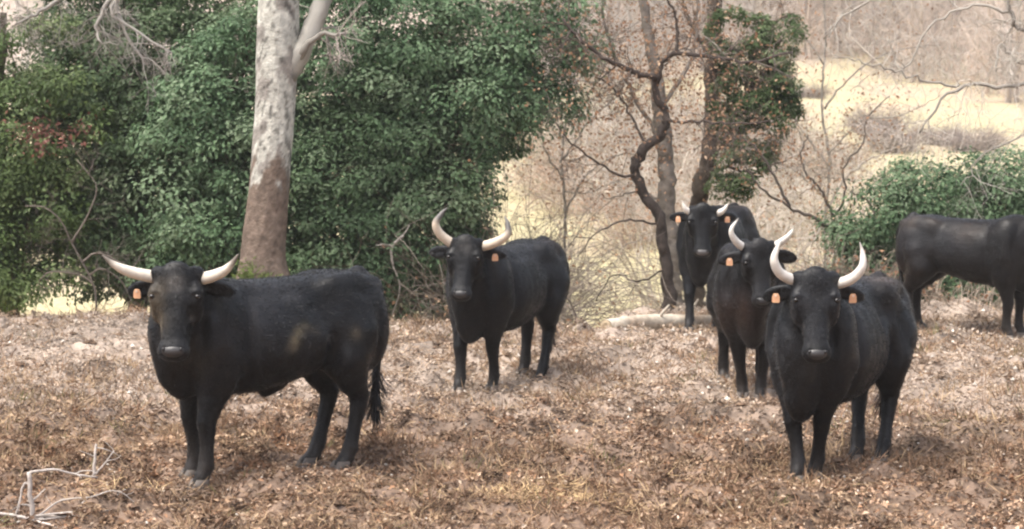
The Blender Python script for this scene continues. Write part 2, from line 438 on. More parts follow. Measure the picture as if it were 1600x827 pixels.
class Field:
    def __init__(self, lo, hi, h):
        self.lo = np.array(lo, np.float32); self.h = h
        self.n = np.ceil((np.array(hi) - lo) / h).astype(int) + 1
        self.v = np.full(self.n, 0.6, np.float32)
        self.ax = [self.lo[i] + h * np.arange(self.n[i], dtype=np.float32) for i in range(3)]
    def box(self, lo, hi):
        s = []
        for i in range(3):
            a = int(np.clip(math.floor((lo[i] - self.lo[i]) / self.h), 0, self.n[i] - 1))
            b = int(np.clip(math.ceil((hi[i] - self.lo[i]) / self.h) + 1, a + 1, self.n[i]))
            s.append(slice(a, b))
        g = np.meshgrid(self.ax[0][s[0]], self.ax[1][s[1]], self.ax[2][s[2]], indexing='ij', sparse=True)
        return tuple(s), g
    def merge(self, s, d, k, sub=False):
        cur = self.v[s]
        self.v[s] = -smin(-cur, d, k) if sub else smin(cur, d.astype(np.float32), k)
    def cone(self, a, b, r1, r2, k=0.04):
        a, b = np.asarray(a, np.float32), np.asarray(b, np.float32); m = max(r1, r2) + k + .04
        s, (X, Y, Z) = self.box(np.minimum(a, b) - m, np.maximum(a, b) + m)
        e = b - a; L = float(e @ e) + 1e-9
        t = np.clip(((X - a[0]) * e[0] + (Y - a[1]) * e[1] + (Z - a[2]) * e[2]) / L, 0, 1)
        d = np.sqrt((X - a[0] - t * e[0]) ** 2 + (Y - a[1] - t * e[1]) ** 2 + (Z - a[2] - t * e[2]) ** 2) - (r1 + (r2 - r1) * t)
        self.merge(s, d, k)
    def chain(self, pts, rs, k=0.04):
        for i in range(len(pts) - 1): self.cone(pts[i], pts[i + 1], rs[i], rs[i + 1], k)
    def ell(self, c, r, k=0.05, R=None, sub=False):
        c = np.asarray(c, np.float32); r = np.asarray(r, np.float32); m = r.max() + k + .04
        s, (X, Y, Z) = self.box(c - m, c + m)
        dx, dy, dz = X - c[0], Y - c[1], Z - c[2]
        if R is not None:
            dx, dy, dz = (R[0][0] * dx + R[0][1] * dy + R[0][2] * dz, R[1][0] * dx + R[1][1] * dy + R[1][2] * dz, R[2][0] * dx + R[2][1] * dy + R[2][2] * dz)
        q = np.sqrt((dx / r[0]) ** 2 + (dy / r[1]) ** 2 + (dz / r[2]) ** 2)
        self.merge(s, (q - 1) * r.min(), k, sub)
    def loft(self, O, A, B, Cc, prof, e=2.3, k=0.05, egg=0.0):
        """sections along axis A: rows (t, hi, lo, half width); B is 'up' of the section, Cc is sideways"""
        O, A, B, Cc = [np.asarray(q, np.float32) for q in (O, A, B, Cc)]
        prof = np.asarray(prof, float); m = len(prof)
        P = catmull(prof, 140)
        pts = []
        for t, hi, lo, w in prof:
            for uu in (hi, lo):
                for vv in (-w, w): pts.append(O + A * t + B * uu + Cc * vv)
        pts = np.array(pts)
        s, (X, Y, Z) = self.box(pts.min(0) - .1, pts.max(0) + .1)
        dx, dy, dz = X - O[0], Y - O[1], Z - O[2]
        t = A[0] * dx + A[1] * dy + A[2] * dz; u = B[0] * dx + B[1] * dy + B[2] * dz; v = Cc[0] * dx + Cc[1] * dy + Cc[2] * dz
        hi, lo, w = np.interp(t, P[:, 0], P[:, 1]), np.interp(t, P[:, 0], P[:, 2]), np.interp(t, P[:, 0], P[:, 3])
        c, hh = (hi + lo) / 2, np.maximum((hi - lo) / 2, .01); un = (u - c) / hh
        eg = np.asarray(egg, float); eg = np.interp(t, eg[:, 0], eg[:, 1]) if eg.ndim else egg
        w = np.maximum(w, .01) * np.clip(1 - eg * un, .4, 1.6)
        q = (np.abs(v / w) ** e + np.abs(un) ** e) ** (1 / e)
        d = (q - 1) * np.minimum(w, hh)
        end = np.maximum(P[0, 0] - t, t - P[-1, 0]); d = np.where(end > 0, np.sqrt(np.maximum(d, 0) ** 2 + end ** 2), d)
        self.merge(s, d, k)

def surface_net(v, lo, h):
    s = v < 0
    c = [s[i:s.shape[0] - 1 + i, j:s.shape[1] - 1 + j, k:s.shape[2] - 1 + k] for i in (0, 1) for j in (0, 1) for k in (0, 1)]
    cnt = sum(x.astype(np.int8) for x in c); mask = (cnt > 0) & (cnt < 8)
    ijk = np.argwhere(mask); idx = np.full(mask.shape, -1, np.int64); idx[mask] = np.arange(len(ijk))
    acc = np.zeros((len(ijk), 3)); num = np.zeros(len(ijk))
    I, J, K = ijk.T
    for a in [(i, j, k) for i in (0, 1) for j in (0, 1) for k in (0, 1)]:
        for ax in range(3):
            if a[ax]: continue
            b = list(a); b[ax] = 1
            va, vb = v[I + a[0], J + a[1], K + a[2]], v[I + b[0], J + b[1], K + b[2]]
            x = (va < 0) != (vb < 0); t = np.where(x, va / np.where(x, va - vb, 1), 0)
            p = np.array(a, float)[None] + 0 * acc; p[:, ax] += t
            acc[x] += p[x]; num[x] += 1
    V = (ijk + acc / num[:, None]) * h + lo
    F = []
    for ax in range(3):
        sl0 = [slice(1, -1)] * 3; sl1 = [slice(1, -1)] * 3
        sl0[ax] = slice(0, -1); sl1[ax] = slice(1, None)
        d = s[tuple(sl0)] != s[tuple(sl1)]
        off = [1, 1, 1]; off[ax] = 0
        e = np.argwhere(d) + np.array(off); st = s[e[:, 0], e[:, 1], e[:, 2]]
        b1, b2 = [(1, 2), (2, 0), (0, 1)][ax]
        def cell(p, q):
            w = e.copy(); w[:, b1] -= p; w[:, b2] -= q; return idx[w[:, 0], w[:, 1], w[:, 2]]
        q = np.stack([cell(1, 1), cell(0, 1), cell(0, 0), cell(1, 0)], 1)
        q[~st] = q[~st][:, ::-1]; F.append(q)
    return V.astype(np.float32), np.concatenate(F)

def vnormals(V, F):
    fn = np.cross(V[F[:, 2]] - V[F[:, 0]], V[F[:, 3]] - V[F[:, 1]])
    N = np.zeros_like(V)
    for i in range(4): np.add.at(N, F[:, i], fn)
    return unit(N), fn

def make_bull(name, label, P):
    """P: front (photo px of the ground between the fore hooves), dir (heading, ground plane), sc, poll (px,py), hooves, horns ..."""
    sc = P['sc']; f = np.array([*P['dir'], 0.0]); f /= np.linalg.norm(f)
    l = np.array([-f[1], f[0], 0.0])
    g = gp(*P['front']); root = g - 0.50 * sc * f; root[2] = 0
    ry = math.atan2(f[1], f[0])
    rz = float(np.mean([base_z(root[0], root[1])])) - 0.015
    def loc(w):
        d = np.asarray(w, float) - np.array([root[0], root[1], rz]); return np.array([d @ f, d @ l, d[2]]) / sc
    def dirloc(w):
        w = np.asarray(w, float); return np.array([w @ f, w @ l, w[2]])
    # head frame
    if 'poll' in P:
        polY = root[1] + f[1] * 0.80 * sc + P.get('poll_dy', 0)
        poll = loc(at(*P['poll'], polY))
    else:
        poll = np.array(P['poll_local'], float)
    hd = np.array([*P.get('look', (0, -1)), 0.0]); hd = dirloc(hd / np.linalg.norm(hd))
    p = math.radians(P.get('pitch', 68)); Z = np.array([0, 0, 1.0])
    F = math.cos(p) * hd - math.sin(p) * Z; N = math.sin(p) * hd + math.cos(p) * Z; S = np.cross(Z, hd)
    if P.get('roll'):
        a = math.radians(P['roll']); F, S = math.cos(a) * F + math.sin(a) * S, math.cos(a) * S - math.sin(a) * F
    hL, hw = P.get('head', (0.54, 0.135)); hL /= sc; hw /= sc
    k_ = hw / 0.135
    def hp(t, s, n): return poll + F * t * hL + S * s * hw + N * n
    fat = P.get('fat', 1.0)
    lo = np.minimum([-1.02, -.55, -.04], poll - .42); hi = np.maximum([0.98, .55, 1.42], poll + .42); hi[2] = max(1.42, poll[2] + .2)
    D = Field(lo, hi, 0.0108)
    # trunk: x, top, bottom, half width
    b = P.get('belly', 0.0); br = P.get('brisket', 0.0); cw = P.get('chest', .94)
    D.loft((0, 0, 0), (1, 0, 0), (0, 0, 1), (0, 1, 0), [
        (-.81, 1.07, .98, .03), (-.785, 1.15, .88, .12), (-.72, 1.215, .78, .20), (-.61, 1.245, .70, .245), (-.46, 1.25, .66 - b * .3, .270 * fat),
        (-.25, 1.24, .605 - b, .285 * fat), (0, 1.235, .55 - b, .305 * fat), (.20, 1.24, .530 - b * .8, .300 * fat), (.38, 1.265, .525 - br * .6, .265),
        (.52, 1.29, .55 - br, .225 * cw), (.63, 1.25, .60 - br, .180 * cw), (.72, 1.17, .68 - br * .7, .135 * cw), (.79, 1.07, .76 - br * .4, .09), (.82, .98, .85, .03)], 2.25, .03, [(-.8, .10), (.25, .08), (.5, -.14), (.8, -.22)])
    for y in (-1, 1):
        D.ell((-.53, y * .15, .93), (.245, .125, .30), .07)              # haunch
        D.ell((-.64, y * .13, .84), (.15, .105, .22), .06)
        D.ell((.46, y * .17, .94), (.16, .105, .31), .07)                # shoulder
        D.ell((-.375, y * .180, 1.135), (.07, P.get('hook', .045), .06), .08)          # hook bone
        D.ell((-.735, y * .10, 1.15), (.05, .04, .05), .05)              # pin bone
    D.ell((.62, 0, .68 - br), (.11, .085, .17), .09)                           # brisket
    D.cone((-.68, 0, 1.225), (-.81, 0, 1.12), .05, .035, .05)            # tail head
    # neck
    nb = poll + F * .09 - N * .15 * k_; th = poll + F * .27 - N * .235 * k_
    mid = (np.array([.60, 0, 1.06]) * .45 + (nb + th) / 2 * .55)
    D.chain([(.48, 0, 1.13), (.60 * .5 + nb[0] * .5, nb[1] * .42, 1.16 * .5 + nb[2] * .5 + P.get('crest', 0)), nb], [.155, .125, .092 * k_], .06)
    D.chain([(.55, 0, .95), mid - np.array([0, 0, .04]), (nb + th) / 2], [.175, .132, .098 * k_], .06)
    D.chain([(.66, 0, .78), (.70 * .5 + th[0] * .5, th[1] * .5, .78 * .5 + th[2] * .5 - .03), th], [.10, .075, .055 * k_], .07)
    D.chain([(.70, 0, .64 - br), ((.72 + th[0]) * .5, th[1] * .5, (.64 - br + th[2]) * .5 - .06), th - np.array([0, 0, .03])], [.045, .038, .04], .06)   # dewlap
    # head
    D.loft(poll, F, N, S, [
        (-.035 * hL, -.06, -.12, .35 * hw), (0, -.022, -.175 * k_, .82 * hw), (.08 * hL, .002, -.205 * k_, .97 * hw), (.20 * hL, .016, -.225 * k_, 1.02 * hw),
        (.33 * hL, .016, -.232 * k_, 1.0 * hw), (.45 * hL, .006, -.225 * k_, .84 * hw), (.60 * hL, .0, -.195 * k_, .64 * hw),
        (.75 * hL, -.002, -.165 * k_, .57 * hw), (.87 * hL, -.008, -.150 * k_, .60 * hw), (.95 * hL, -.026, -.135 * k_, .54 * hw), (1.0 * hL, -.062, -.105 * k_, .34 * hw)], 2.7, .02)
    RH = [S, N, -F]
    D.ell(hp(.90, 0, -.055), (.62 * hw, .052, .055), .03, RH)            # muzzle
    for y in (-1, 1):
        D.ell(hp(.27, y * .90, -.020), (.030, .030, .05), .03, RH)       # brow
        D.ell(hp(.36, y * .86, -.115), (.035, .085, .10), .04, RH)       # cheek
        D.ell(hp(.03, y * .78, -.065), (.05, .05, .045), .03, RH)        # horn boss
        D.ell(hp(.90, y * .34, -.002), (.013, .02, .012), .008, RH, True)  # nostril
    D.ell(hp(.045, 0, .0), (.6 * hw, .035, .07), .04, RH)                # forelock
    ears = []
    drop = P.get('ear_drop', .35)
    for y in (-1, 1):
        ed = unit(S * y + np.array([0, 0, -drop]) - hd * .35)
        e0 = hp(.14, y * .92, -.115); e1 = e0 + ed * .105 / sc
        en = unit(hd - ed * (hd @ ed)); ew = np.cross(ed, en)
        R = [ed, ew, en]
        D.cone(hp(.13, y * .75, -.12), e0 + ed * .03, .042, .028, .03)
        D.ell(e1, (.115 / sc, .052, .024), .02, R)
        D.ell(e1 + ed * .012 + en * .026, (.085, .030, .017), .012, R, True)
        ears.append((y, e0, ed, en, ew))
    # legs
    names = ['fl', 'fr', 'hl', 'hr']; dflt = {'fl': (.50, .15), 'fr': (.50, -.15), 'hl': (-.58, .15), 'hr': (-.58, -.15)}
    hoof_pts = {}
    for nm in names:
        h0 = np.array(dflt[nm]); y = 1 if nm[1] == 'l' else -1
        if nm in P.get('hoof', {}):
            w = gp(*P['hoof'][nm]); h1 = loc([w[0], w[1], rz])[:2]
            lim = np.array([.30, .17]); h1 = h0 + np.clip(h1 - h0, -lim, lim)
        else: h1 = h0
        o = np.array([*(h1 - h0), 0.0])
        if nm[0] == 'f':
            pts = [np.array([.47, y * .145, .86]), np.array([.44, y * .145, .67]) + o * .15, np.array([.475, y * .148, .53]) + o * .36, np.array([.50, y * .15, .40]) + o * .55,
                   np.array([.495, y * .15, .355]) + o * .6, np.array([.485, y * .15, .24]) + o * .8, np.array([.485, y * .15, .135]) + o * .93, np.array([.51, y * .15, .075]) + o]
            rs = [.140, .122, .084, .058, .053, .042, .048, .042]
        else:
            pts = [np.array([-.52, y * .155, .88]), np.array([-.47, y * .175, .72]) + o * .15, np.array([-.56, y * .165, .58]) + o * .4, np.array([-.655, y * .15, .47]) + o * .62,
                   np.array([-.655, y * .15, .41]) + o * .67, np.array([-.635, y * .15, .27]) + o * .8, np.array([-.62, y * .15, .14]) + o * .94, np.array([-.595, y * .15, .075]) + o]
            rs = [.160, .142, .100, .062, .054, .043, .049, .043]
        D.chain(pts[:3], rs[:3], .05); D.chain(pts[2:], rs[2:], .008)
        D.cone(pts[-1], np.array([h1[0] + .02, h1[1], .035]), .042, .050, .015)
        hoof_pts[nm] = np.array([h1[0] + .025, h1[1], 0.0])
    if P.get('male'):
        D.cone((-.06, 0, .57), (.03, 0, .515), .05, .026, .07); D.ell((-.45, 0, .66), (.05, .05, .09), .07)
    V, Fq = surface_net(D.v, D.lo, D.h)
    Nn, fn = vnormals(V, Fq)
    # hollows and ridges of the flanks
    disp = np.zeros(len(V)); lean = P.get('lean', 1.5)
    for y in (-1, 1):
        for c, r, a in [((-.25, y * .28, 1.06), (.12, .2, .11), -.020), ((.29, y * .32, .94), (.035, .2, .26), -.019), ((-.31, y * .29, .75), (.045, .2, .16), -.030),
                        ((.60, y * .22, 1.02), (.034, .2, .20), -.022), ((-.56, y * .22, 1.14), (.075, .2, .05), -.015), ((.48, y * .22, 1.0), (.09, .2, .15), .012),
                        ((.38, y * .22, .78), (.075, .2, .09), .013), ((.33, y * .22, .63), (.05, .2, .05), -.020), ((-.54, y * .26, .86), (.12, .2, .14), .013), ((-.665, y * .2, .84), (.026, .2, .18), -.015),
                        ((-.12, y * .33, .62), (.14, .2, .05), -.010), ((.12, y * .33, .80), (.12, .2, .16), .008), ((.05, y * .22, 1.16), (.28, .1, .035), -.008)]:
            q = (((V - np.array(c)) / np.array(r)) ** 2).sum(1); disp += a * lean * np.exp(-q)
        for c, r, a in P.get('dent', []):
            disp += a * np.exp(-(((V - np.array(c) * np.array([1, y, 1])) / np.array(r)) ** 2).sum(1))
        rib = np.clip(1 - ((V[:, 2] - .88) / .26) ** 2, 0, 1) * np.clip(1 - ((V[:, 0] - .02) / .24) ** 2, 0, 1) * (V[:, 1] * y > .15)
        disp += .0011 * lean * np.sin((V[:, 0] + .12 * V[:, 2] + .03 * np.sin(V[:, 2] * 9)) * 2 * math.pi / .095) * rib
    nz = fbm(V[:, 0] * 1.0 + V[:, 1], V[:, 2] + .5 * V[:, 1], 6, 2, 5) - .5
    disp += .009 * nz
    hv = V - poll; ht, hn_ = (hv @ F) / hL, hv @ N; hsd = np.abs(hv @ S) / hw                  # features of the face
    inh = np.exp(-np.clip(hsd - 1.1, 0, 9) ** 2 * 30) * (ht > .1) * (ht < 1.1) * (hn_ > -.2)
    disp += inh * (-.010 * np.exp(-((hn_ + .092) / .010) ** 2) * (ht > .70) - .010 * np.exp(-(((ht - .52) / .10) ** 2 + ((hsd - .72) / .22) ** 2)) * (hn_ > -.07)
                   - .009 * np.exp(-(((ht - .315) / .045) ** 2 + ((hsd - .86) / .14) ** 2)) + .006 * np.exp(-(((ht - .265) / .03) ** 2 + ((hsd - .80) / .2) ** 2)) * (hn_ > -.06)
                   - .006 * np.exp(-(((ht - .30) / .14) ** 2 + (hsd / .28) ** 2)) * (hn_ > -.03))
    nk = np.exp(-((V - (poll - N * .22 + F * .1) * .6 - np.array([.6, 0, 1.0]) * .4) ** 2).sum(1) / .17 ** 2)
    disp += P.get('fold', .004) * nk * np.sin(((V - poll) @ unit(nb - np.array([.5, 0, 1.0]))) * 2 * math.pi / .07 + 3 * V[:, 2])
    V = V + Nn * disp[:, None].astype(np.float32)
    # coat colour
    base = np.array(P.get('coat', (.0036, .0036, .0046)))
    C = np.repeat(base[None], len(V), 0) * (.30 + 1.4 * fbm(V[:, 0] + .7 * V[:, 1], V[:, 2] - .4 * V[:, 1], 5.5, 4, 31))[:, None]
    sd_ = P.get('seed', 1); dm = (sstep(.44, .66, fbm(V[:, 0] + .5 * V[:, 1] + sd_ * 3.7, V[:, 2] - .3 * V[:, 1], 2.6, 4, 37)) * sstep(.62, .95, V[:, 2]) * .42)[:, None]      # dust blotches, and top-lit sheen put into the upper coat colour
    C = C * (1 - dm) + np.array([.0225, .0228, .0262])[None] * dm
    low = np.clip(1 - V[:, 2] / .42, 0, 1)[:, None] * np.clip((.55 + nz * 1.2), 0, 1)[:, None]
    C = C * (1 - .55 * low) + np.array([.070, .057, .047])[None] * .55 * low
    for c, r, col, a in P.get('patch', []):
        q = (((V - np.array(c)) / r) ** 2).sum(1); m = np.clip(a * np.exp(-q) * (.4 + 1.2 * fbm(V[:, 0], V[:, 2], 22, 3, 8)), 0, 1)[:, None]
        C = C * (1 - m) + np.array(col)[None] * m
    for t, s, n, r, col, a in P.get('face_patch', []):
        q = ((V - hp(t, s, n)) ** 2).sum(1) / r ** 2; m = np.clip(a * np.exp(-q) * (.4 + 1.2 * fbm(V[:, 1] + V[:, 0], V[:, 2], 34, 3, 9)), 0, 1)[:, None]
        C = C * (1 - m) + np.array(col)[None] * m
    rt = empty(name, (root[0], root[1], rz), ry); rt.scale = (sc, sc, sc)
    tag(rt, label, 'bull', 'black horned cattle in the clearing')
    mb = MB(); mb.add(V, None, Fq, C); mb.build('body', M_COAT, rt, smooth=True)
    # short hair standing off the coat
    area = np.linalg.norm(fn, axis=1); nf = P.get('fur', 60000)
    fi = rng.choice(len(Fq), nf, p=area / area.sum()); bw = rng.dirichlet((1, 1, 1, 1), nf)
    pos = (V[Fq[fi]] * bw[..., None]).sum(1); nn = unit(fn[fi])
    hz = np.exp(-((pos - hp(.4, 0, -.08)) ** 2).sum(1) / .3 ** 2)[:, None]
    flow = np.array([-.75, 0, -.55])[None] * (1 - hz) + F[None] * hz + rng.normal(0, .25, (nf, 3))
    D_ = unit(flow - (flow * nn).sum(1)[:, None] * nn) + nn * rng.uniform(.03, .26, nf)[:, None]
    ln = rng.uniform(.010, .024, nf)
    eh = np.zeros(nf)
    for y, e0, ed, en, ew in ears: eh = np.maximum(eh, np.exp(-((pos - e0 - ed * .1) ** 2).sum(1) / .09 ** 2))
    fore = np.exp(-((pos - hp(.03, 0, 0)) ** 2).sum(1) / .09 ** 2)
    ln = ln * (1 + 1.0 * eh + .9 * fore)
    leaves(mbf := MB(), pos.astype(float), rng.normal(0, 1, (nf, 3)), D_.astype(float), ln, .0024, C[Fq[fi, 0]] * rng.uniform(.45, 2.0, nf)[:, None], .1)
    mbf.build('fur', M_FUR, rt, kind='stuff')
    # horns
    hup = np.array([0, 0, 1.0])
    for side, key in ((-1, 'horn_r'), (1, 'horn_l')):
        pts = P['horns'][key]; r0 = P.get('horn_r0', .042)
        path = []
        for i, (dx, dz, dh) in enumerate(pts):
            path.append(poll + (S * dx + hup * dz + hd * dh) / sc - N * .06)
        a0 = hp(.03, side * .5, -.065); path = np.vstack([a0, path])
        C_ = catmull(path, 26); tt = np.linspace(0, 1, 26)
        rr = r0 / sc * np.interp(tt, [0, .2, .55, .8, .95, 1], [1.0, 1.0, .78, .46, .18, .03]) * (1 + .022 * np.sin(tt * 95) * (tt < .5) + rng.normal(0, .012, 26))
        tip, cream = np.array(P.get('tip', (.10, .085, .07))), np.array(P.get('cream', (.70, .63, .53)))
        ts = P.get('tip_from', .72)
        cols = cream[None] + (tip - cream)[None] * sstep(ts, min(ts + .17, 1.0), tt)[:, None]
        bs = (1 - sstep(.16, .27, tt))[:, None] * .3; cols = cols * (1 - bs) + np.array([.32, .27, .21])[None] * bs
        cc = np.vstack([np.repeat(cols, 12, 0), cols[0], cols[-1]])
        h = MB(); tube(h, C_, rr, 12, cc); h.build('horn', M_HORN, rt, smooth=True)
    # eyes, nose, hooves, tail, tags
    def ball(mb, c, r, R, col, nu=14, nv=9):
        th = np.linspace(0, math.pi, nv)[:, None]; ph = (np.arange(nu) * 2 * math.pi / nu)[None]
        q = np.stack([np.sin(th) * np.cos(ph) * r[0], np.sin(th) * np.sin(ph) * r[1], np.cos(th) * r[2] + 0 * ph], -1).reshape(-1, 3)
        v = np.asarray(c)[None] + q[:, :1] * R[0] + q[:, 1:2] * R[1] + q[:, 2:] * R[2]
        i = np.arange(nv - 1)[:, None]; k = np.arange(nu)[None]; k2 = (k + 1) % nu
        mb.add(v, None, np.stack([i * nu + k, (i + 1) * nu + k, (i + 1) * nu + k2, i * nu + k2], -1).reshape(-1, 4), col)
    for y in (-1, 1):
        e = MB(); ball(e, hp(.315, y * .94, -.003), (.019, .019, .016), RH, (.012, .009, .007)); e.build('eye', M_EYE, rt, smooth=True)
    nb_ = MB(); ncol = P.get('nose', (.036, .033, .033))
    ball(nb_, hp(.915, 0, -.030), (.50 * hw, .036, .040), RH, ncol, 20, 12)
    for y in (-1, 1): ball(nb_, hp(.905, y * .36, -.004), (.011, .009, .014), RH, (.01, .008, .008), 10, 7)
    nb_.build('nose', M_NOSE, rt, smooth=True)
    for nm in names:
        c = hoof_pts[nm]; hb = MB()
        for s in (-1, 1):                                     # two claws
            sec = [(0.0, .062, .030), (.03, .056, .028), (.062, .044, .024)]
            rings = []
            for z, rx, ry_ in sec:
                a = np.arange(12) * math.pi / 6
                rings.append(np.stack([c[0] + .022 - z * .45 + rx * np.cos(a), c[1] + s * .029 + ry_ * np.sin(a), np.full(12, z)], 1))
            v = np.vstack(rings); i = np.arange(2)[:, None]; k = np.arange(12)[None]; k2 = (k + 1) % 12
            q = np.stack([i * 12 + k, i * 12 + k2, (i + 1) * 12 + k2, (i + 1) * 12 + k], -1).reshape(-1, 4)
            hb.add(v, [(24, 24 + a, 24 + a + 1) for a in range(1, 11)], q, (.12, .10, .085))
        hb.build('hoof', M_HOOF, rt, smooth=True)
    tb = MB(); sw = P.get('tail_swing', 0.0)
    tp = catmull([(-.75, 0, 1.16), (-.835, 0, 1.08), (-.855, sw * .2, .90), (-.835, sw * .5, .70), (-.81, sw * .8, .50), (-.80, sw, .36)], 26)
    tube(tb, tp, np.interp(np.linspace(0, 1, 26), [0, .15, .6, 1], [.042, .036, .024, .022]), 8, tuple(base))
    m = 420; ii = rng.integers(17, 26, m); Pp = tp[ii] + rng.normal(0, .012, (m, 3))
    Dd = rng.normal(0, .055, (m, 3)); Dd[:, 2] -= 1
    tcol = np.array(P.get('tail_col', (.022, .017, .015)))
    leaves(tb, Pp, rng.normal(0, 1, (m, 3)), Dd, rng.uniform(.10, .22, m), .008, tcol[None] * rng.uniform(.5, 1.4, m)[:, None], .1)
    tb.build('tail', M_FUR, rt, smooth=True)
    for y, e0, ed, en, ew in ears:
        if y not in P.get('tags', ()): continue
        c = e0 + ed * .12 + en * .030 - np.array([0, 0, .018]); up = np.array([0, 0, 1.0]); sd = unit(np.cross(up, en)); up = np.cross(en, sd)
        sh = np.array([(-.016, .030), (.016, .030), (.027, .008), (.029, -.030), (.022, -.036), (-.022, -.036), (-.029, -.030), (-.027, .008)]) * .88 / sc
        v = np.vstack([c + sd * a + up * b_ + en * d for d in (.004, -.004) for a, b_ in sh])
        q = [(i, (i + 1) % 8, 8 + (i + 1) % 8, 8 + i) for i in range(8)]
        tcs = np.array([.80, .45, .26]); tb2 = MB()
        tb2.add(v, [(0, i, i + 1)[::-1] for i in range(1, 7)] + [(8, 8 + i, 9 + i) for i in range(1, 7)], q, tcs)
        tg_ = tb2.build('ear_tag', M_TAG, rt)
        st = MB(); a = np.arange(8) * math.pi / 4
        ring = [c + up * .014 + (sd * math.cos(x) + up * math.sin(x)) * .008 for x in a]
        v = np.vstack([np.array(ring) + en * .003, np.array(ring) + en * .009]); 
        st.add(v, [(8, 8 + i, 9 + i) for i in range(1, 7)], [(i, (i + 1) % 8, 8 + (i + 1) % 8, 8 + i) for i in range(8)], (.75, .62, .5))
        st.build('tag_stud', M_TAG, tg_)
    rep = [name, 'poll_local', np.round(poll, 2).tolist()]
    for q, nm in (((-.84, 0, 1.08), 'rump'), ((.5, 0, 1.3), 'withers'), ((-.4, 0, 1.25), 'croup'), ((0, 0, .53), 'belly')):
        w = np.array([root[0], root[1], rz]) + sc * (q[0] * f + q[1] * l + np.array([0, 0, q[2]])); rep += [nm, tuple(int(a) for a in proj(w))]
    for nm in names:
        rep += [nm, np.round(hoof_pts[nm][:2], 2).tolist()]
    print(*rep)
    return rt

DUST, TAN, GREY, RUST = (.10, .08, .055), (.15, .125, .08), (.11, .105, .10), (.036, .017, .010)

make_bull('bull', 'large black bull with wide flat cream horns and dusty flank standing leftmost', dict(
    front=(312, 751), seed=1, dir=(-.79, -.61), sc=1.055, belly=-.005, brisket=-.035, poll=(275, 420), look=(-.03, -1), pitch=70, roll=0, head=(.57, .152), male=True, fat=1.04, crest=.03, lean=1.25, hook=.034, dent=[((-.17, .3, 1.07), (.06, .2, .045), -.012), ((-.26, .3, .96), (.03, .2, .08), -.010), ((.52, .25, 1.12), (.03, .2, .12), -.02), ((.1, .3, .66), (.10, .2, .03), -.012)],
    hoof=dict(fl=(318, 760), fr=(303, 744), hl=(538, 731), hr=(487, 725)), tags=(-1,), ear_drop=.25, horn_r0=.043, poll_dy=-.20,
    horns=dict(horn_r=[(-.15, -.035, .0), (-.29, .0, .05), (-.385, .05, .09), (-.455, .11, .10)], horn_l=[(.15, -.045, .0), (.27, -.01, .04), (.345, .045, .08), (.40, .12, .09)]),
    tip_from=.70, tip=(.16, .135, .11),
    patch=[((-.08, .33, .965), .032, TAN, .8), ((-.035, .33, .92), .035, TAN, .9), ((.005, .33, .87), .036, TAN, .8), ((.03, .33, .83), .04, DUST, .7), ((-.13, .33, .94), .03, DUST, .7), ((-.18, .33, .915), .03, DUST, .6), ((-.27, .3, .86), .022, GREY, .8), ((-.45, .30, .88), .04, DUST, .5), ((.66, .22, .8), .12, DUST, .2)],
    face_patch=[(.16, 0, .01, .045, GREY, 1.3), (.33, -.9, -.03, .06, DUST, 1.0), (.5, -.8, -.05, .07, DUST, .9), (.62, -.7, -.09, .07, DUST, .7), (.2, -.6, 0, .05, DUST, .5), (.55, .75, -.05, .02, GREY, 1.0)]))

make_bull('bull', 'black bull with upswept dark-tipped horns standing in the middle before the evergreen', dict(
    front=(744, 611), seed=2, dir=(-.50, -.865), sc=.95, belly=.05, brisket=.05, poll_dy=-.08, poll=(727, 374), look=(-.14, -1), pitch=67, roll=-2, head=(.49, .126), crest=.0,
    hoof=dict(fl=(771, 609), fr=(718, 612), hl=(828, 600)), tags=(1,), ear_drop=.15, horn_r0=.041,
    horns=dict(horn_r=[(-.10, -.03, .0), (-.20, .05, .05), (-.235, .14, .08), (-.19, .22, .06), (-.145, .27, .04)], horn_l=[(.14, -.03, .0), (.27, .02, .05), (.345, .08, .08), (.345, .16, .06), (.315, .22, .04)]),
    tip_from=.55, tip=(.13, .12, .11), cream=(.66, .55, .43), tail_col=(.05, .025, .018),
    patch=[((-.1, .3, .7), .14, GREY, .10), ((-.55, .2, 1.22), .12, RUST, .3)], face_patch=[(.14, .1, .01, .05, GREY, .7)]))

make_bull('bull', 'black bull with tall white horns standing between the two other bulls at right', dict(
    front=(1174, 625), seed=3, dir=(-.04, -1), sc=.95, belly=.03, brisket=.03, poll_dy=-.1, poll=(1187, 380), look=(.02, -1), pitch=72, roll=2, head=(.49, .122), coat=(.0050, .0039, .0040), fat=.98,
    hoof=dict(fl=(1188, 624), fr=(1160, 620), hr=(1130, 592)), tags=(-1,), ear_drop=.25, horn_r0=.034,
    horns=dict(horn_r=[(-.11, -.02, .0), (-.19, .045, .05), (-.225, .13, .08), (-.165, .22, .06)], horn_l=[(.11, -.02, .0), (.17, .02, .05), (.22, .07, .08), (.265, .13, .06)]),
    tip_from=.86, tip=(.3, .27, .24), cream=(.76, .71, .64),
    patch=[((.75, -.1, .78), .16, RUST, .7), ((.45, -.25, .75), .15, RUST, .5)]))

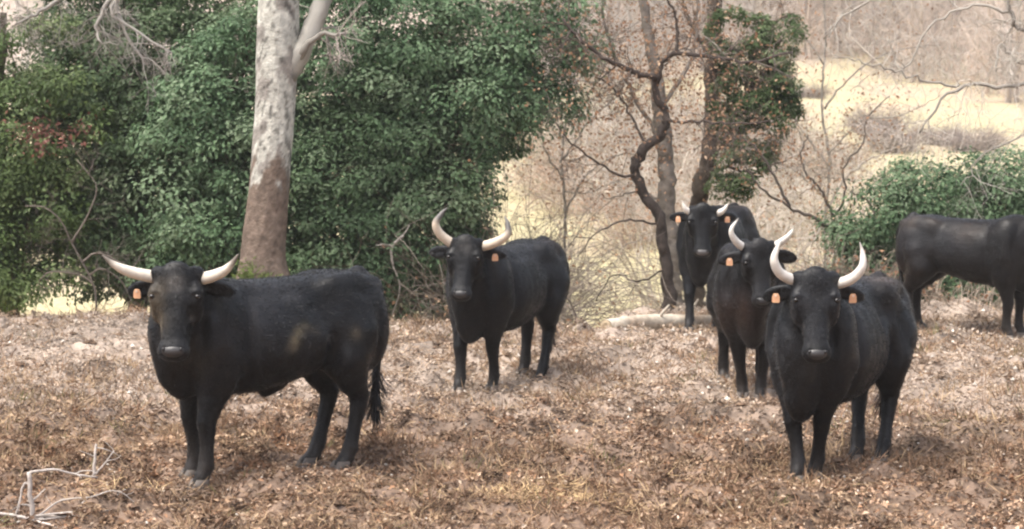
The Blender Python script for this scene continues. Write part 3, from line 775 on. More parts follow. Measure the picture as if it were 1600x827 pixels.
make_bull('bull', 'black bull with short white horns standing farthest back by the dark twisted tree', dict(
    front=(1098, 515), seed=4, dir=(-.36, -.93), sc=.95, brisket=.02, poll_dy=-.1, poll=(1098, 324), look=(-.10, -1), pitch=74, head=(.48, .135), fur=26000,
    hoof=dict(fl=(1119, 512), fr=(1077, 517)), tags=(-1, 1), ear_drop=.1, horn_r0=.040,
    horns=dict(horn_r=[(-.11, -.04, .0), (-.17, .0, .04), (-.20, .08, .05)], horn_l=[(.13, -.045, .0), (.20, -.015, .04), (.25, .06, .05)]),
    tip_from=.9, tip=(.4, .37, .33), cream=(.74, .69, .62), nose=(.10, .093, .09), patch=[((-.55, .2, 1.1), .2, RUST, .4)]))

make_bull('bull', 'black bull with curved white horns and two ear tags standing front right', dict(
    front=(1260, 749), seed=5, dir=(-.52, -.855), sc=1.0, poll=(1275, 427), look=(-.04, -1), pitch=70, head=(.56, .136), lean=2.0, chest=.86, fat=.93, dent=[((.27, .3, 1.02), (.035, .2, .13), -.034), ((-.05, .3, 1.12), (.16, .2, .03), -.016), ((-.42, .3, .95), (.03, .2, .10), -.02), ((-.2, .3, 1.0), (.03, .2, .10), -.018)], belly=.08, brisket=.08, poll_dy=-.1,
    hoof=dict(fl=(1274, 747), fr=(1247, 752), hl=(1368, 728), hr=(1337, 719)), tags=(-1, 1), ear_drop=.3, horn_r0=.037,
    horns=dict(horn_r=[(-.13, -.03, .0), (-.225, .02, .05), (-.265, .10, .08), (-.25, .17, .07), (-.215, .23, .05)], horn_l=[(.13, -.05, .0), (.225, -.015, .05), (.285, .06, .08), (.29, .14, .07), (.272, .22, .05)]),
    tip_from=.80, tip=(.30, .27, .24), cream=(.72, .67, .60), tail_col=(.06, .032, .022),
    patch=[((-.5, .1, 1.24), .16, (.075, .055, .045), .5), ((-.62, .2, .6), .14, RUST, .7), ((.75, .1, .75), .14, GREY, .12)]))

make_bull('bull', 'black bull seen from its side with head out of frame beside the right bush', dict(
    front=(1584, 528), seed=6, lean=.7, dir=(.80, -.60), sc=.93, poll_local=(1.12, .1, 1.12), look=(.9, -.4), pitch=60, head=(.50, .13), coat=(.0046, .0037, .0037), fur=30000, belly=-.03,
    hoof=dict(hl=(1437, 513)), tags=(), horn_r0=.040, tail_swing=.03,
    horns=dict(horn_r=[(-.12, -.03, .0), (-.21, .03, .05), (-.24, .12, .07), (-.2, .2, .06)], horn_l=[(.12, -.03, .0), (.21, .03, .05), (.24, .12, .07), (.2, .2, .06)]),
    patch=[((-.62, -.15, 1.20), .12, (.06, .045, .035), .7), ((-.35, -.2, 1.23), .10, (.035, .025, .02), .6), ((.05, -.25, 1.15), .16, RUST, .25), ((-.6, -.2, .7), .2, RUST, .25)]))

# ------------------------------------------------------------------ trees, shrubs, branches
def twigs(mb, pts, r, col, level, n, length, droop=0.0, sides=3, spread=1.0, start=0.25, up=0.0, wig=.22):
    """side shoots along a limb, each carrying finer shoots"""
    pts = np.asarray(pts, float); m = len(pts)
    for _ in range(n):
        i = min(m - 2, int((start + (1 - start) * random.random()) * (m - 1)))
        t = random.random(); p = pts[i] * (1 - t) + pts[i + 1] * t
        d = unit(pts[i + 1] - pts[i]); o = rng.normal(0, 1, 3); o = unit(o - d * (o @ d))
        v = unit(d * random.uniform(.15, .8) + o * spread + np.array([0, 0, up - droop]))
        L = length * random.uniform(.5, 1.3); k = 5 if level else 4
        q = [p]
        for s in range(k):
            v = unit(v + rng.normal(0, wig, 3) + np.array([0, 0, up * .25 - droop * .35])); q.append(q[-1] + v * L / k)
        q = np.array(q); rr = r * random.uniform(.7, 1.1)
        c = np.asarray(col) * random.uniform(.75, 1.3)
        tube(mb, q, np.linspace(rr, rr * .35, k + 1), sides, c, cap=False)
        if level > 0:
            twigs(mb, q, rr * .55, col, level - 1, max(2, int(n * .6)) if n < 8 else 5, length * .55, droop, 3, spread, .2, up, wig)

def limb(mb, path, radii, col, n=24, sides=8, bump=.12, jit=.006):
    P = catmull(path, n); rr = np.interp(np.linspace(0, 1, n), np.linspace(0, 1, len(radii)), radii)
    P = P + rng.normal(0, 1, P.shape) * (rr[:, None] * .12 + jit)
    tube(mb, P, rr, sides, col, True, bump); return P

PAL_DARK = np.array([[.042, .074, .027], [.064, .106, .042], [.092, .138, .062], [.135, .180, .094]])
PAL_BLUE = np.array([[.056, .104, .046], [.090, .160, .074], [.138, .220, .110], [.215, .285, .170]])
PAL_YEL = np.array([[.055, .080, .022], [.080, .120, .030], [.115, .160, .045], [.150, .190, .070]])

def crown(mb, blobs, pal, n_per_m2=1500, L=(.035, .075), clump=(.18, .42), wood=None, seed=0, alt=None, alt_at=None):
    """leaf clumps over a set of ellipsoids (centre, radii); every leaf is two triangles"""
    for c, r in blobs:
        c, r = np.asarray(c, float), np.asarray(r, float)
        area = 4 * math.pi * ((r[0] * r[1]) ** 1.6 + (r[0] * r[2]) ** 1.6 + (r[1] * r[2]) ** 1.6) ** (1 / 1.6) / 3 ** (1 / 1.6)
        n = int(area * n_per_m2); per = 170; nc = max(4, n // per)
        u = unit(rng.normal(0, 1, (nc, 3)))
        k = u[:, 1] < .6; u = u[k]; nc = len(u)                      # the far side is thinner
        cp = c + u * r * rng.uniform(.55, 1.16, nc)[:, None]
        cr = rng.uniform(clump[0], clump[1], nc)
        tone = np.clip(rng.normal(.52, .34, nc), 0, 1)
        idx = np.repeat(np.arange(nc), per); m = len(idx)
        ub = unit(u / r * r.min() + np.array([0, -.1, .55]))          # boughs dome up and out
        od = unit(rng.normal(0, 1, (m, 3)) + ub[idx] * .9)
        off = od * cr[idx][:, None] * (rng.random(m) ** .4)[:, None] * np.array([1.15, 1.0, .72])
        P = cp[idx] + off
        out = unit(od * .9 + rng.normal(0, .38, (m, 3)) + np.array([0, -.1, .5]))
        D = od * .6 + rng.normal(0, .6, (m, 3)); D[:, 2] -= .45
        q = np.clip(tone[idx] + rng.normal(0, .15, m), 0, .999) * (len(pal) - 1)
        i0 = q.astype(int); f = (q - i0)[:, None]
        col = pal[i0] * (1 - f) + pal[np.minimum(i0 + 1, len(pal) - 1)] * f
        if alt is not None:
            w = np.exp(-(((P - alt_at[0]) / alt_at[1]) ** 2).sum(1)); s = rng.random(m) < w * .8
            col[s] = alt[rng.integers(0, len(alt), s.sum())]
        ll = rng.uniform(L[0], L[1], m)
        leaves(mb, P, out, D, ll, ll * rng.uniform(.42, .6, m), col * rng.uniform(.85, 1.15, m)[:, None], .18)

def pix_blob(px, py, rx, ry, Y, ry_depth=None):
    s = ppm(Y); c = at(px, py, Y); d = ry_depth or min(rx, ry) / s * 1.0
    return c, (rx / s, d, ry / s)

def evergreen(name, label, blobs, pal, trunk_px, Y, cat='tree', group=None, dens=1500, L=(.035, .082), alt=None, alt_at=None, top=None):
    bl = [pix_blob(*b) for b in blobs]
    x, y = at(trunk_px, 400, Y)[:2]; z0 = float(zt(x, y))
    rt = empty(name, (x, y, z0)); tag(rt, label, cat, group)
    o = np.array([x, y, z0])
    tb = MB(); cen = [np.asarray(b[0]) - o for b in bl]
    hi = max(c[2] for c in cen)
    P = limb(tb, [(0, 0, -.15), (.05, .03, hi * .3), (-.06, .05, hi * .65), (.02, .02, hi)], [.13, .10, .08, .04], (.11, .09, .07), 20, 8)
    for c in cen:
        i = int(len(P) * min(.75, max(.1, (c[2] * .6) / max(hi, .1))))
        q = limb(tb, [P[i], P[i] * .5 + c * .5 + rng.normal(0, .1, 3), c], [.05, .035, .015], (.12, .095, .07), 10, 6)
        twigs(tb, q, .012, (.14, .11, .085), 1, 6, .6)
    tb.build('trunk', M_BARK, rt, smooth=True)
    cb = MB(); aa = None if alt_at is None else (np.asarray(alt_at[0]) - o, alt_at[1])
    crown(cb, [(np.asarray(b[0]) - o, b[1]) for b in bl], pal, dens, L, alt=alt, alt_at=aa)
    cb.build('crown', M_LEAF, rt, kind='stuff')
    return rt

RED = np.array([[.22, .085, .06], [.30, .13, .09], [.26, .12, .10]])
evergreen('evergreen_tree', 'yellow-green leafy evergreen at the far left edge of the clearing',
    [(20, 110, 95, 75, 26.2), (70, 190, 85, 80, 25.9), (-20, 250, 90, 100, 26.0), (45, 330, 90, 90, 25.8), (-60, 410, 80, 80, 25.6), (20, 415, 70, 45, 25.3), (-110, 150, 110, 170, 26.5), (-60, 20, 60, 70, 26.6)],
    PAL_YEL * .75 + PAL_DARK * .35, 10, 26.3, alt=RED, alt_at=(at(75, 208, 25.3), np.array([.42, .7, .17])))
evergreen('evergreen_tree', 'dark evergreen filling the space left of the pale trunk',
    [(170, 140, 95, 90, 26.8), (240, 60, 110, 95, 26.9), (150, 260, 100, 90, 26.5), (250, 190, 100, 100, 26.6), (130, 370, 95, 75, 26.3), (230, 330, 100, 90, 26.4), (200, 405, 90, 45, 26.1), (330, 30, 90, 90, 27.0), (190, -40, 130, 70, 27.2), (340, 330, 80, 110, 26.9), (300, 430, 90, 60, 26.5), (120, 250, 130, 150, 28.2), (250, 280, 130, 160, 28.2), (380, 250, 110, 170, 28.2), (60, 360, 120, 90, 28.0), (420, 420, 90, 70, 27.4), (160, 90, 120, 90, 28.2)],
    PAL_DARK, 210, 27.2, dens=1500)
evergreen('evergreen_tree', 'blue-green evergreen with pale clumps just behind the pale trunk',
    [(345, 150, 75, 75, 25.9), (310, 220, 80, 70, 25.8), (360, 250, 75, 80, 25.7), (300, 310, 85, 60, 25.7), (350, 370, 70, 70, 25.6), (390, 90, 70, 80, 26.1), (290, 395, 60, 50, 25.6), (420, 200, 60, 110, 26.3), (430, 330, 60, 110, 26.2)],
    PAL_BLUE, 350, 26.4)
evergreen('evergreen_tree', 'tall spreading holm oak overhanging the middle of the picture',
    [(560, 60, 110, 100, 26.5), (680, 50, 120, 100, 26.2), (800, 60, 95, 90, 26.3), (620, 160, 110, 80, 26.1), (740, 150, 105, 80, 26.0), (820, 150, 70, 60, 26.2), (690, 220, 80, 60, 26.0), (880, 20, 48, 75, 26.4), (700, -80, 210, 90, 26.9), (520, -30, 110, 80, 26.8), (500, 130, 80, 80, 26.6), (850, 100, 55, 55, 26.2), (560, 180, 110, 110, 27.8), (700, 150, 130, 100, 27.8)],
    PAL_BLUE * .92, 700, 27.0)
evergreen('evergreen_bush', 'dense rounded evergreen bush below the holm oak right of the trunk',
    [(540, 260, 95, 75, 25.8), (640, 290, 90, 75, 25.6), (500, 340, 85, 80, 25.7), (590, 380, 90, 70, 25.5), (680, 350, 60, 60, 25.5), (530, 440, 85, 55, 25.4), (640, 450, 75, 45, 25.5), (480, 230, 60, 70, 26.0), (590, 200, 80, 60, 26.2), (700, 300, 45, 50, 25.7), (500, 330, 110, 130, 27.2), (620, 350, 110, 130, 27.2), (560, 450, 140, 55, 26.8), (700, 410, 60, 80, 26.8), (735, 330, 40, 70, 26.9)],
    PAL_BLUE * .45 + PAL_DARK * .5, 590, 26.2, cat='bush')
evergreen('evergreen_bush', 'broad low evergreen bush behind the side-on bull at the right edge',
    [(1470, 320, 90, 55, 26.0), (1560, 312, 90, 58, 26.0), (1395, 358, 66, 60, 25.9), (1345, 400, 40, 52, 25.8), (1500, 345, 110, 60, 26.6), (1420, 390, 90, 70, 26.6), (1580, 370, 110, 80, 26.7), (1360, 450, 45, 40, 25.7), (1440, 420, 80, 55, 25.9), (1540, 410, 90, 60, 25.9), (1640, 360, 80, 90, 26.1), (1490, 465, 110, 32, 25.7), (1600, 460, 70, 35, 25.7)],
    PAL_BLUE * .75 + PAL_DARK * .2, 1500, 26.4, cat='bush', dens=2100)

# the pale trunk
def pale_tree():
    Y = 24.2; b = at(412, 462, Y); z0 = float(base_z(b[0], b[1])) - .05
    rt = empty('pale_tree', (b[0], b[1], z0)); o = np.array([b[0], b[1], z0])
    tag(rt, 'thick pale lichen-covered tree trunk with brown foot behind the leftmost bull', 'tree')
    pl = lambda px, py, dy=0.0: at(px, py, Y + dy) - o
    s = ppm(Y)
    path = [np.array([.0, 0, -.1]), pl(412, 440), pl(411, 400), pl(417, 330), pl(424, 250), pl(429, 180), pl(433, 100), pl(436, 0), pl(440, -110), pl(452, -230)]
    rad = np.array([54, 44, 36, 32.5, 31, 31, 32, 30.5, 28, 23]) / s
    n, k = 190, 56
    P = catmull(path, n); r = np.interp(np.linspace(0, 1, n), np.linspace(0, 1, len(rad)), rad)
    a = np.arange(k) * 2 * math.pi / k
    hh = P[:, 2][:, None] + 0 * a[None]; aa = a[None] + 0 * P[:, :1]
    cx, cy = np.cos(aa) * 2, np.sin(aa) * 2
    hs_ = hh * 7.5
    ridg = fbm(cx * 3.2 + 5, cy * 3.2 + hs_ * .5, 1.2, 3, 3) - .5
    lump = fbm(cx + 9, cy + hh * 2.3, 1.0, 3, 4) - .5
    rr = r[:, None] * (1 + .10 * ridg + .12 * lump + .18 * np.exp(-hh / .16) * np.cos(aa * 5 + 1))
    v = np.stack([P[:, :1] + rr * np.cos(aa), P[:, 1:2] + rr * np.sin(aa), hh], -1)
    # lichen above, bare brown bark at the foot where cattle rub; colour belongs to the bark
    zl = pl(420, 268)[2]; edge = hh - zl + (fbm(cx + 3, cy + hs_ * .6, 1.4, 4, 6) - .5) * .9
    m = sstep(-.06, .10, edge)[..., None]
    l1 = fbm(cx + 3, cy * .7 + hs_ * .7, .9, 5, 11)[..., None]; l2 = fbm(cx * 2 + 3, cy * 2 + hs_ * 2, 3, 3, 13)[..., None]
    lich = np.array([.53, .515, .455]) * (.72 + .5 * l2)
    bare = sstep(.54, .62, l1); lich = lich * (1 - bare) + np.array([.31, .285, .255]) * (.75 + .5 * l2) * bare
    crack = sstep(.63, .69, fbm(cx * 1.5 + 1, cy * 1.5 + hs_ * 1.0, 1.6, 4, 19))[..., None]; lich = lich * (1 - .6 * crack)
    brown = np.array([.205, .155, .122]) * (.65 + .6 * l2) * (.8 + .35 * l1)
    col = brown * (1 - m) + lich * m
    i = np.arange(n - 1)[:, None]; q = np.arange(k)[None]; q2 = (q + 1) % k
    tb = MB(); tb.add(v.reshape(-1, 3), None, np.stack([i * k + q, i * k + q2, (i + 1) * k + q2, (i + 1) * k + q], -1).reshape(-1, 4), col.reshape(-1, 3))
    tb.build('trunk', M_BARK, rt, smooth=True)
    def lc(v):
        f = vnoise(v[:, 0] * 9 + v[:, 1] * 5, v[:, 2] * 9, 1.0, 3)[:, None]
        return np.array([.38, .36, .315])[None] * (.45 + .95 * f)
    bb = MB()
    p = catmull([pl(447, 120, -.02), pl(468, 85, -.04), pl(487, 45), pl(505, 0, .05), pl(530, -70, .1), pl(545, -160, .2)], 22)
    tube(bb, p, np.linspace(17, 11, 22) / s, 14, (.5, .48, .43), True, .28, colfn=lc)
    twigs(bb, p, .022, (.33, .29, .25), 2, 5, .7, droop=.2)
    p2 = catmull([pl(468, 90, -.1), pl(490, 62, -.2), pl(512, 52, -.3), pl(540, 55, -.35)], 12)
    p2 = p2 + rng.normal(0, .012, p2.shape); tube(bb, p2, np.linspace(6, 2, 12) / s, 7, (.26, .24, .21), True, .3); twigs(bb, p2, .010, (.32, .27, .24), 2, 7, .45, droop=.3)
    # pale boughs hanging into the upper left corner
    for w in ([(430, -170), (320, -120), (220, -40), (178, 15), (215, 50), (270, 82)], [(330, -125), (240, -70), (185, -10), (200, 60), (232, 100)], [(220, -40), (120, -20), (60, 20), (20, 38)], [(250, -70), (180, -10), (150, 40), (160, 70)]):
        q_ = catmull([pl(*c, -.5 - .1 * j) for j, c in enumerate(w)], 18)
        q_ = q_ + rng.normal(0, .012, q_.shape); tube(bb, q_, np.linspace(5, 1.5, 18) / s, 7, (.30, .28, .25), True, .1); twigs(bb, q_, .007, (.30, .275, .245), 2, 12, .40, droop=.25, start=.4)
    bb.build('crown', M_TWIG, rt, smooth=True)
    g = MB()                                       # moss and grass round the foot
    m_ = 700; an = rng.random(m_) * 2 * math.pi; ra = .30 + rng.random(m_) * .16
    P0 = np.stack([np.cos(an) * ra, np.sin(an) * ra, base_z(b[0] + np.cos(an) * ra, b[1] + np.sin(an) * ra) - z0], 1)
    Dm = rng.normal(0, .35, (m_, 3)); Dm[:, 2] = 1
    leaves(g, P0, rng.normal(0, 1, (m_, 3)), Dm, rng.uniform(.10, .30, m_), .012, np.array([.13, .20, .04])[None] * rng.uniform(.6, 1.2, m_)[:, None], .2)
    for px_, py_, n_ in ((388, 430, 150), (405, 438, 120), (378, 440, 120), (425, 442, 70)):
        c_ = pl(px_, py_, -.30); pp = c_ + rng.normal(0, 1, (n_, 3)) * np.array([.07, .05, .06]); dd = rng.normal(0, .5, (n_, 3)); dd[:, 2] += .6
        leaves(g, pp, rng.normal(0, 1, (n_, 3)) + np.array([0, -1, .5]), dd, rng.uniform(.03, .09, n_), .014, np.array([.15, .20, .055])[None] * rng.uniform(.6, 1.2, n_)[:, None], .2)
    g.build('foot_grass', M_STRAW, rt, kind='stuff')
pale_tree()

def bare_tree(name, label, Y, trunk, radii, limbs, col, tw=(2, 9, .6), leafcol=None, nleaf=0, cat='tree', droop=.12, group=None, sides=10, jit=.007, thin=1.0):
    b = at(*trunk[0], Y); z0 = float(zt(b[0], b[1])); o = np.array([b[0], b[1], z0]); s = ppm(Y)
    rt = empty(name, o); tag(rt, label, cat, group)
    pl = lambda px, py, dy=0.0: at(px, py, Y + dy) - o
    first = pl(*trunk[0]); path = [np.array([0, 0, -.1])] + ([first] if first[2] > .06 else []) + [pl(*t) for t in trunk[1:]]
    tb = MB(); P = limb(tb, path, np.array([radii[0]] + list(radii)) / s, col, 60, sides, .18, .0035); tb.build('trunk', M_BARK, rt, smooth=True)
    cb = MB(); ends = []
    lv, n, L = tw
    for w, r0, r1 in limbs:
        q = limb(cb, [pl(*c) for c in w], np.linspace(r0, r1, len(w)) / s * thin, np.asarray(col) * random.uniform(.9, 1.25), 22, 7, .2, jit)
        low = np.mean([c[1] for c in w]) > 300
        twigs(cb, q, max(r1 / s * .7 * thin, .005), np.asarray(col) * 1.7, lv - low, 4 if low else n, L, droop=droop)
        if not low: ends.append(q)
    cb.build('crown', M_TWIG, rt, smooth=True)
    if nleaf:
        lb = MB(); q = np.concatenate(ends); k = rng.integers(0, len(q), nleaf)
        P_ = q[k] + rng.normal(0, .28, (nleaf, 3)); cc = np.asarray(leafcol)[rng.integers(0, len(leafcol), nleaf)] * rng.uniform(.7, 1.2, nleaf)[:, None]
        l_ = rng.uniform(.03, .06, nleaf); leaves(lb, P_, rng.normal(0, 1, (nleaf, 3)), rng.normal(0, 1, (nleaf, 3)), l_, l_ * .55, cc, .3)
        lb.build('leaves', M_DRYLEAF, rt, kind='stuff')
    return rt

BROWNLEAF = [(.30, .165, .095), (.38, .23, .14), (.24, .14, .09), (.44, .31, .21)]
bare_tree('twisted_tree', 'dark twisted bare tree forking above the farthest bull', 25.0,
    [(1046, 490), (1044, 430), (1035, 380), (1030, 335), (1003, 298), (992, 262), (1004, 234), (1034, 208), (1040, 182), (1027, 152), (1024, 118)],
    [11.5, 9.5, 9, 8.5, 8, 8, 8.5, 7.5, 6.2, 5.8, 5],
    [([(1024, 122), (1005, 118, -.1), (980, 108, -.2), (945, 90, -.3), (912, 66, -.4), (880, 30, -.4)], 7, 3), ([(1026, 125), (1036, 100), (1055, 85, -.1), (1110, 90, -.2), (1170, 98, -.3), (1240, 80, -.3)], 6.5, 2.5),
     ([(1037, 190), (1090, 190, -.3), (1150, 194, -.5), (1200, 190, -.6)], 3.5, 1.5), ([(1000, 275), (960, 270, -.2), (900, 230, -.4), (865, 190, -.5)], 3.5, 1.2), ([(1030, 350), (985, 345, -.3), (935, 362, -.5), (905, 400, -.5)], 2.6, .9),
     ([(1010, 230), (985, 180, .2), (960, 140, .3), (930, 120, .3)], 3.5, 1.5), ([(1040, 420), (1000, 440, -.3), (960, 430, -.5), (930, 470, -.5)], 2.4, 1), ([(1055, 85, -.1), (1060, 40), (1040, -10), (1020, -60)], 4, 1.5)],
    (.070, .056, .048), tw=(2, 18, .5), leafcol=BROWNLEAF, nleaf=2400, thin=.75)
bare_tree('grey_tree', 'straight grey trunk standing directly behind the twisted tree', 26.6,
    [(1050, 478), (1047, 400), (1043, 320), (1038, 230), (1030, 140), (1010, 40), (1000, -60)], [16, 14.5, 14, 13, 11, 8, 6],
    [([(1038, 230), (990, 150, .2), (950, 60, .3), (930, -40, .4)], 5, 2), ([(1033, 170), (1080, 90, .2), (1090, 0, .3), (1080, -80, .3)], 5, 2), ([(1043, 320), (1000, 300, .3), (950, 310, .5)], 3, 1)],
    (.20, .172, .146), tw=(2, 16, .6), leafcol=BROWNLEAF, nleaf=1500, thin=.8)
IVY = PAL_DARK * 1.25
def ivy_tree():
    rt = bare_tree('ivy_tree', 'leaning dark trunk wrapped in green ivy behind the farthest bull', 27.6,
        [(1086, 455), (1088, 380), (1092, 310), (1106, 250), (1113, 190), (1113, 110), (1116, 30), (1118, -90)], [17, 15, 13.5, 13, 13, 13, 12, 10],
        [([(1110, 240), (1140, 210, -.1), (1165, 160, -.2), (1195, 110, -.3), (1220, 60, -.3)], 8, 4), ([(1113, 130), (1150, 80, .1), (1200, 40, .2), (1240, 20, .2)], 6, 2), ([(1114, 90), (1080, 40, .1), (1060, -20, .1)], 6, 2),
         ([(1100, 270), (1140, 262, -.3), (1180, 270, -.5), (1230, 250, -.6)], 3, 1.2)],
        (.105, .082, .066), tw=(2, 8, .6), leafcol=BROWNLEAF, nleaf=120, sides=12)
    o = np.array(rt.location); cb = MB()
    bl = [(1180, 150, 40, 50, 27.3), (1205, 110, 34, 40, 27.2), (1160, 210, 34, 45, 27.3), (1150, 260, 26, 36, 27.2), (1212, 60, 28, 34, 27.3), (1150, 100, 24, 40, 27.4), (1225, 135, 20, 22, 27.2), (1148, 295, 18, 22, 27.2), (1135, 170, 18, 60, 27.3), (1185, 200, 36, 50, 27.2), (1165, 270, 28, 40, 27.1), (1200, 165, 40, 45, 27.2), (1175, 60, 40, 40, 27.4), (1140, 240, 16, 60, 27.2), (1125, 120, 16, 80, 27.3), (1128, 40, 18, 60, 27.3), (1190, 130, 46, 60, 27.6), (1165, 235, 30, 50, 27.5)]
    crown(cb, [(np.asarray(pix_blob(*b)[0]) - o, pix_blob(*b)[1]) for b in bl], IVY * .55 + PAL_YEL * .35, 1700, (.035, .07), (.08, .2))
    cb.build('ivy', M_LEAF, rt, kind='stuff')
ivy_tree()
LICH = (.30, .275, .24)
bare_tree('lichen_oak', 'bare grey-lichened branches reaching in from the right edge of the picture', 22.6,
    [(1720, 500), (1715, 350), (1725, 200), (1700, 60), (1680, -80)], [30, 27, 25, 20, 14],
    [([(1712, 120), (1660, 95, -.1), (1600, 128, -.2), (1560, 138, -.2), (1515, 136, -.2), (1480, 148, -.3), (1452, 185, -.3), (1438, 205, -.3)], 6, 2), ([(1700, 60), (1640, 60), (1600, 48), (1580, 25), (1574, -20)], 5.5, 3),
     ([(1705, 90), (1640, 110, .1), (1590, 95, .1), (1565, 70, .1), (1555, 110)], 4, 1.5), ([(1580, 20), (1520, 10, .1), (1460, 40, .2), (1415, 108, .2), (1385, 60, .2)], 3.4, 1.2), ([(1715, 200), (1650, 180), (1600, 210), (1540, 240), (1500, 290)], 3.2, 1),
     ([(1500, 137, -.2), (1430, 120, -.3), (1360, 100, -.4), (1300, 88, -.4)], 2.8, 1), ([(1690, -20), (1560, -50, .2), (1420, -40, .3), (1330, 20, .4), (1290, 60, .4)], 5, 1.5)],
    LICH, tw=(2, 17, .5), droop=.12, jit=.013, thin=.72)
bare_tree('thorn_tree', 'thin bare dark tree with low arching boughs between ivy trunk and right bush', 26.0,
    [(1330, 480), (1322, 440), (1326, 405), (1308, 372), (1300, 345)], [5.5, 5, 4.5, 4, 3.5],
    [([(1312, 372), (1280, 345, -.1), (1235, 325, -.2), (1190, 295, -.3), (1165, 260, -.3)], 3.4, 1.1), ([(1302, 345), (1285, 300), (1262, 275), (1252, 240, .1), (1262, 212, .1)], 2.6, 1.0), ([(1300, 345), (1322, 300), (1318, 262), (1350, 220), (1352, 190), (1390, 150)], 2.2, .8), ([(1325, 430), (1370, 380, -.2), (1360, 320, -.2), (1330, 300, -.2)], 3, 1.2), ([(1235, 325, -.2), (1180, 230, -.2), (1130, 215, -.2)], 2.6, 1)],
    (.12, .10, .085), tw=(2, 16, .45), leafcol=BROWNLEAF, nleaf=700)

bare_tree('pale_twiggy_tree', 'slender pale leafless tree whose fine twigs spread right of the holm oak', 29.0,
    [(880, 440), (884, 340), (878, 240), (890, 140), (885, 40), (890, -60)], [2.8, 2.5, 2.2, 1.9, 1.6, 1.3],
    [([(884, 330), (920, 270), (975, 240, .2), (1040, 250, .3)], 3, 1), ([(879, 250), (920, 190), (960, 150, .2), (1010, 60, .3)], 3, 1), ([(888, 150), (930, 90), (985, 40, .2), (1050, 20, .3)], 3, 1), ([(880, 280), (850, 230, -.2), (845, 170, -.4), (860, 130, -.5)], 2.6, 1),
     ([(883, 300), (925, 300), (960, 285, -.2), (1000, 296, -.3)], 2.4, .9), ([(886, 60), (930, 10), (990, -20), (1060, -10)], 2.6, 1), ([(890, 120), (940, 130, -.2), (1000, 110, -.3), (1060, 130, -.4)], 2.4, .9)],
    (.27, .24, .21), tw=(2, 17, .55), leafcol=BROWNLEAF, nleaf=900, droop=.16, thin=.6, sides=7)
bare_tree('pale_twiggy_tree', 'slender pale leafless tree with fine twigs before the yellow slope', 31.0,
    [(1292, 440), (1288, 350), (1296, 260), (1284, 160), (1290, 60), (1284, -50)], [2.8, 2.5, 2.2, 1.9, 1.6, 1.3],
    [([(1290, 330), (1330, 270), (1390, 235, .2), (1450, 225, .3)], 3, 1), ([(1294, 260), (1250, 200), (1215, 150, .2), (1190, 90, .3)], 3, 1), ([(1286, 170), (1340, 110), (1400, 80, .2), (1470, 70, .3)], 3, 1), ([(1288, 100), (1240, 40), (1190, 20, .2), (1140, 10, .2)], 2.6, 1),
     ([(1288, 60), (1330, 10), (1390, 0), (1460, -10)], 2.6, 1), ([(1295, 240), (1345, 190, -.2), (1410, 180, -.3), (1470, 150, -.4)], 2.4, .9), ([(1290, 310), (1245, 270), (1200, 250), (1160, 230)], 2.4, .9)],
    (.27, .24, .21), tw=(2, 17, .6), leafcol=BROWNLEAF, nleaf=900, droop=.16, thin=.6, sides=7)

# fallen log by the edge of the clearing
def log():
    a, b = gp(948, 520, .0), gp(1114, 505, .0)
    z = lambda p: float(base_z(p[0], p[1]))
    rt = empty('fallen_log', (a[0], a[1], z(a))); tag(rt, 'pale fallen log lying on the edge of the clearing beside the farthest bull', 'log')
    r = .085
    e = b - a; P = np.array([np.array([0, 0, r * .5]) + np.array([e[0], e[1], 0]) * t + np.array([0, .05 * math.sin(t * 3), .02 * math.sin(t * 5)]) for t in np.linspace(0, 1, 30)])
    P[:, 2] += np.linspace(0, z(b) - z(a), 30)
    def lc(v):
        f = vnoise(v[:, 0] * 22, v[:, 2] * 40, 1, 3)[:, None]; up = sstep(.25, .6, fbm(v[:, 0] * 3, v[:, 2] * 4 + v[:, 1], 1, 3, 7) + .0)[:, None]
        return np.array([.30, .23, .17])[None] * (1 - up) * (.7 + .5 * f) + np.array([.56, .50, .41])[None] * up * (.85 + .25 * f)
    tb = MB(); tube(tb, P, np.linspace(r * 1.05, r * .75, 30), 18, (.4, .3, .2), False, .10, colfn=lc); tb.build('bark', M_WOOD, rt, smooth=True)
    d = unit(P[1] - P[0]); u = unit(np.cross(d, [0, 0, 1.0])); w = np.cross(d, u)
    for P0, rr, sg in ((P[0], r * 1.0, 1), (P[-1], r * .71, -1)):
        cb = MB(); v = [P0 - d * .004 * sg]
        for ring in (.35, .7, 1.0):
            for k in range(18): v.append(P0 - d * (.004 + .006 * (ring == .7)) * sg + rr * ring * (u * math.cos(k * math.pi / 9) + w * math.sin(k * math.pi / 9)))
        t = [(0, 1 + k, 1 + (k + 1) % 18)[::sg] for k in range(18)]
        q = [((1 + j * 18 + k), (1 + (j + 1) * 18 + k), (1 + (j + 1) * 18 + (k + 1) % 18), (1 + j * 18 + (k + 1) % 18))[::sg] for j in range(2) for k in range(18)]
        cb.add(np.array(v), t, q, (.46, .36, .24)); cb.build('cut_end', M_WOOD, rt)
    for t0, L in ((14, .18), (22, .24)):
        sb = MB(); tube(sb, [P[t0], P[t0] + np.array([.03, -.05, L * .5]), P[t0] + np.array([.10, -.08, L])], [.022, .016, .010], 7, (.5, .44, .36)); sb.build('branch_stub', M_WOOD, rt, smooth=True)
log()

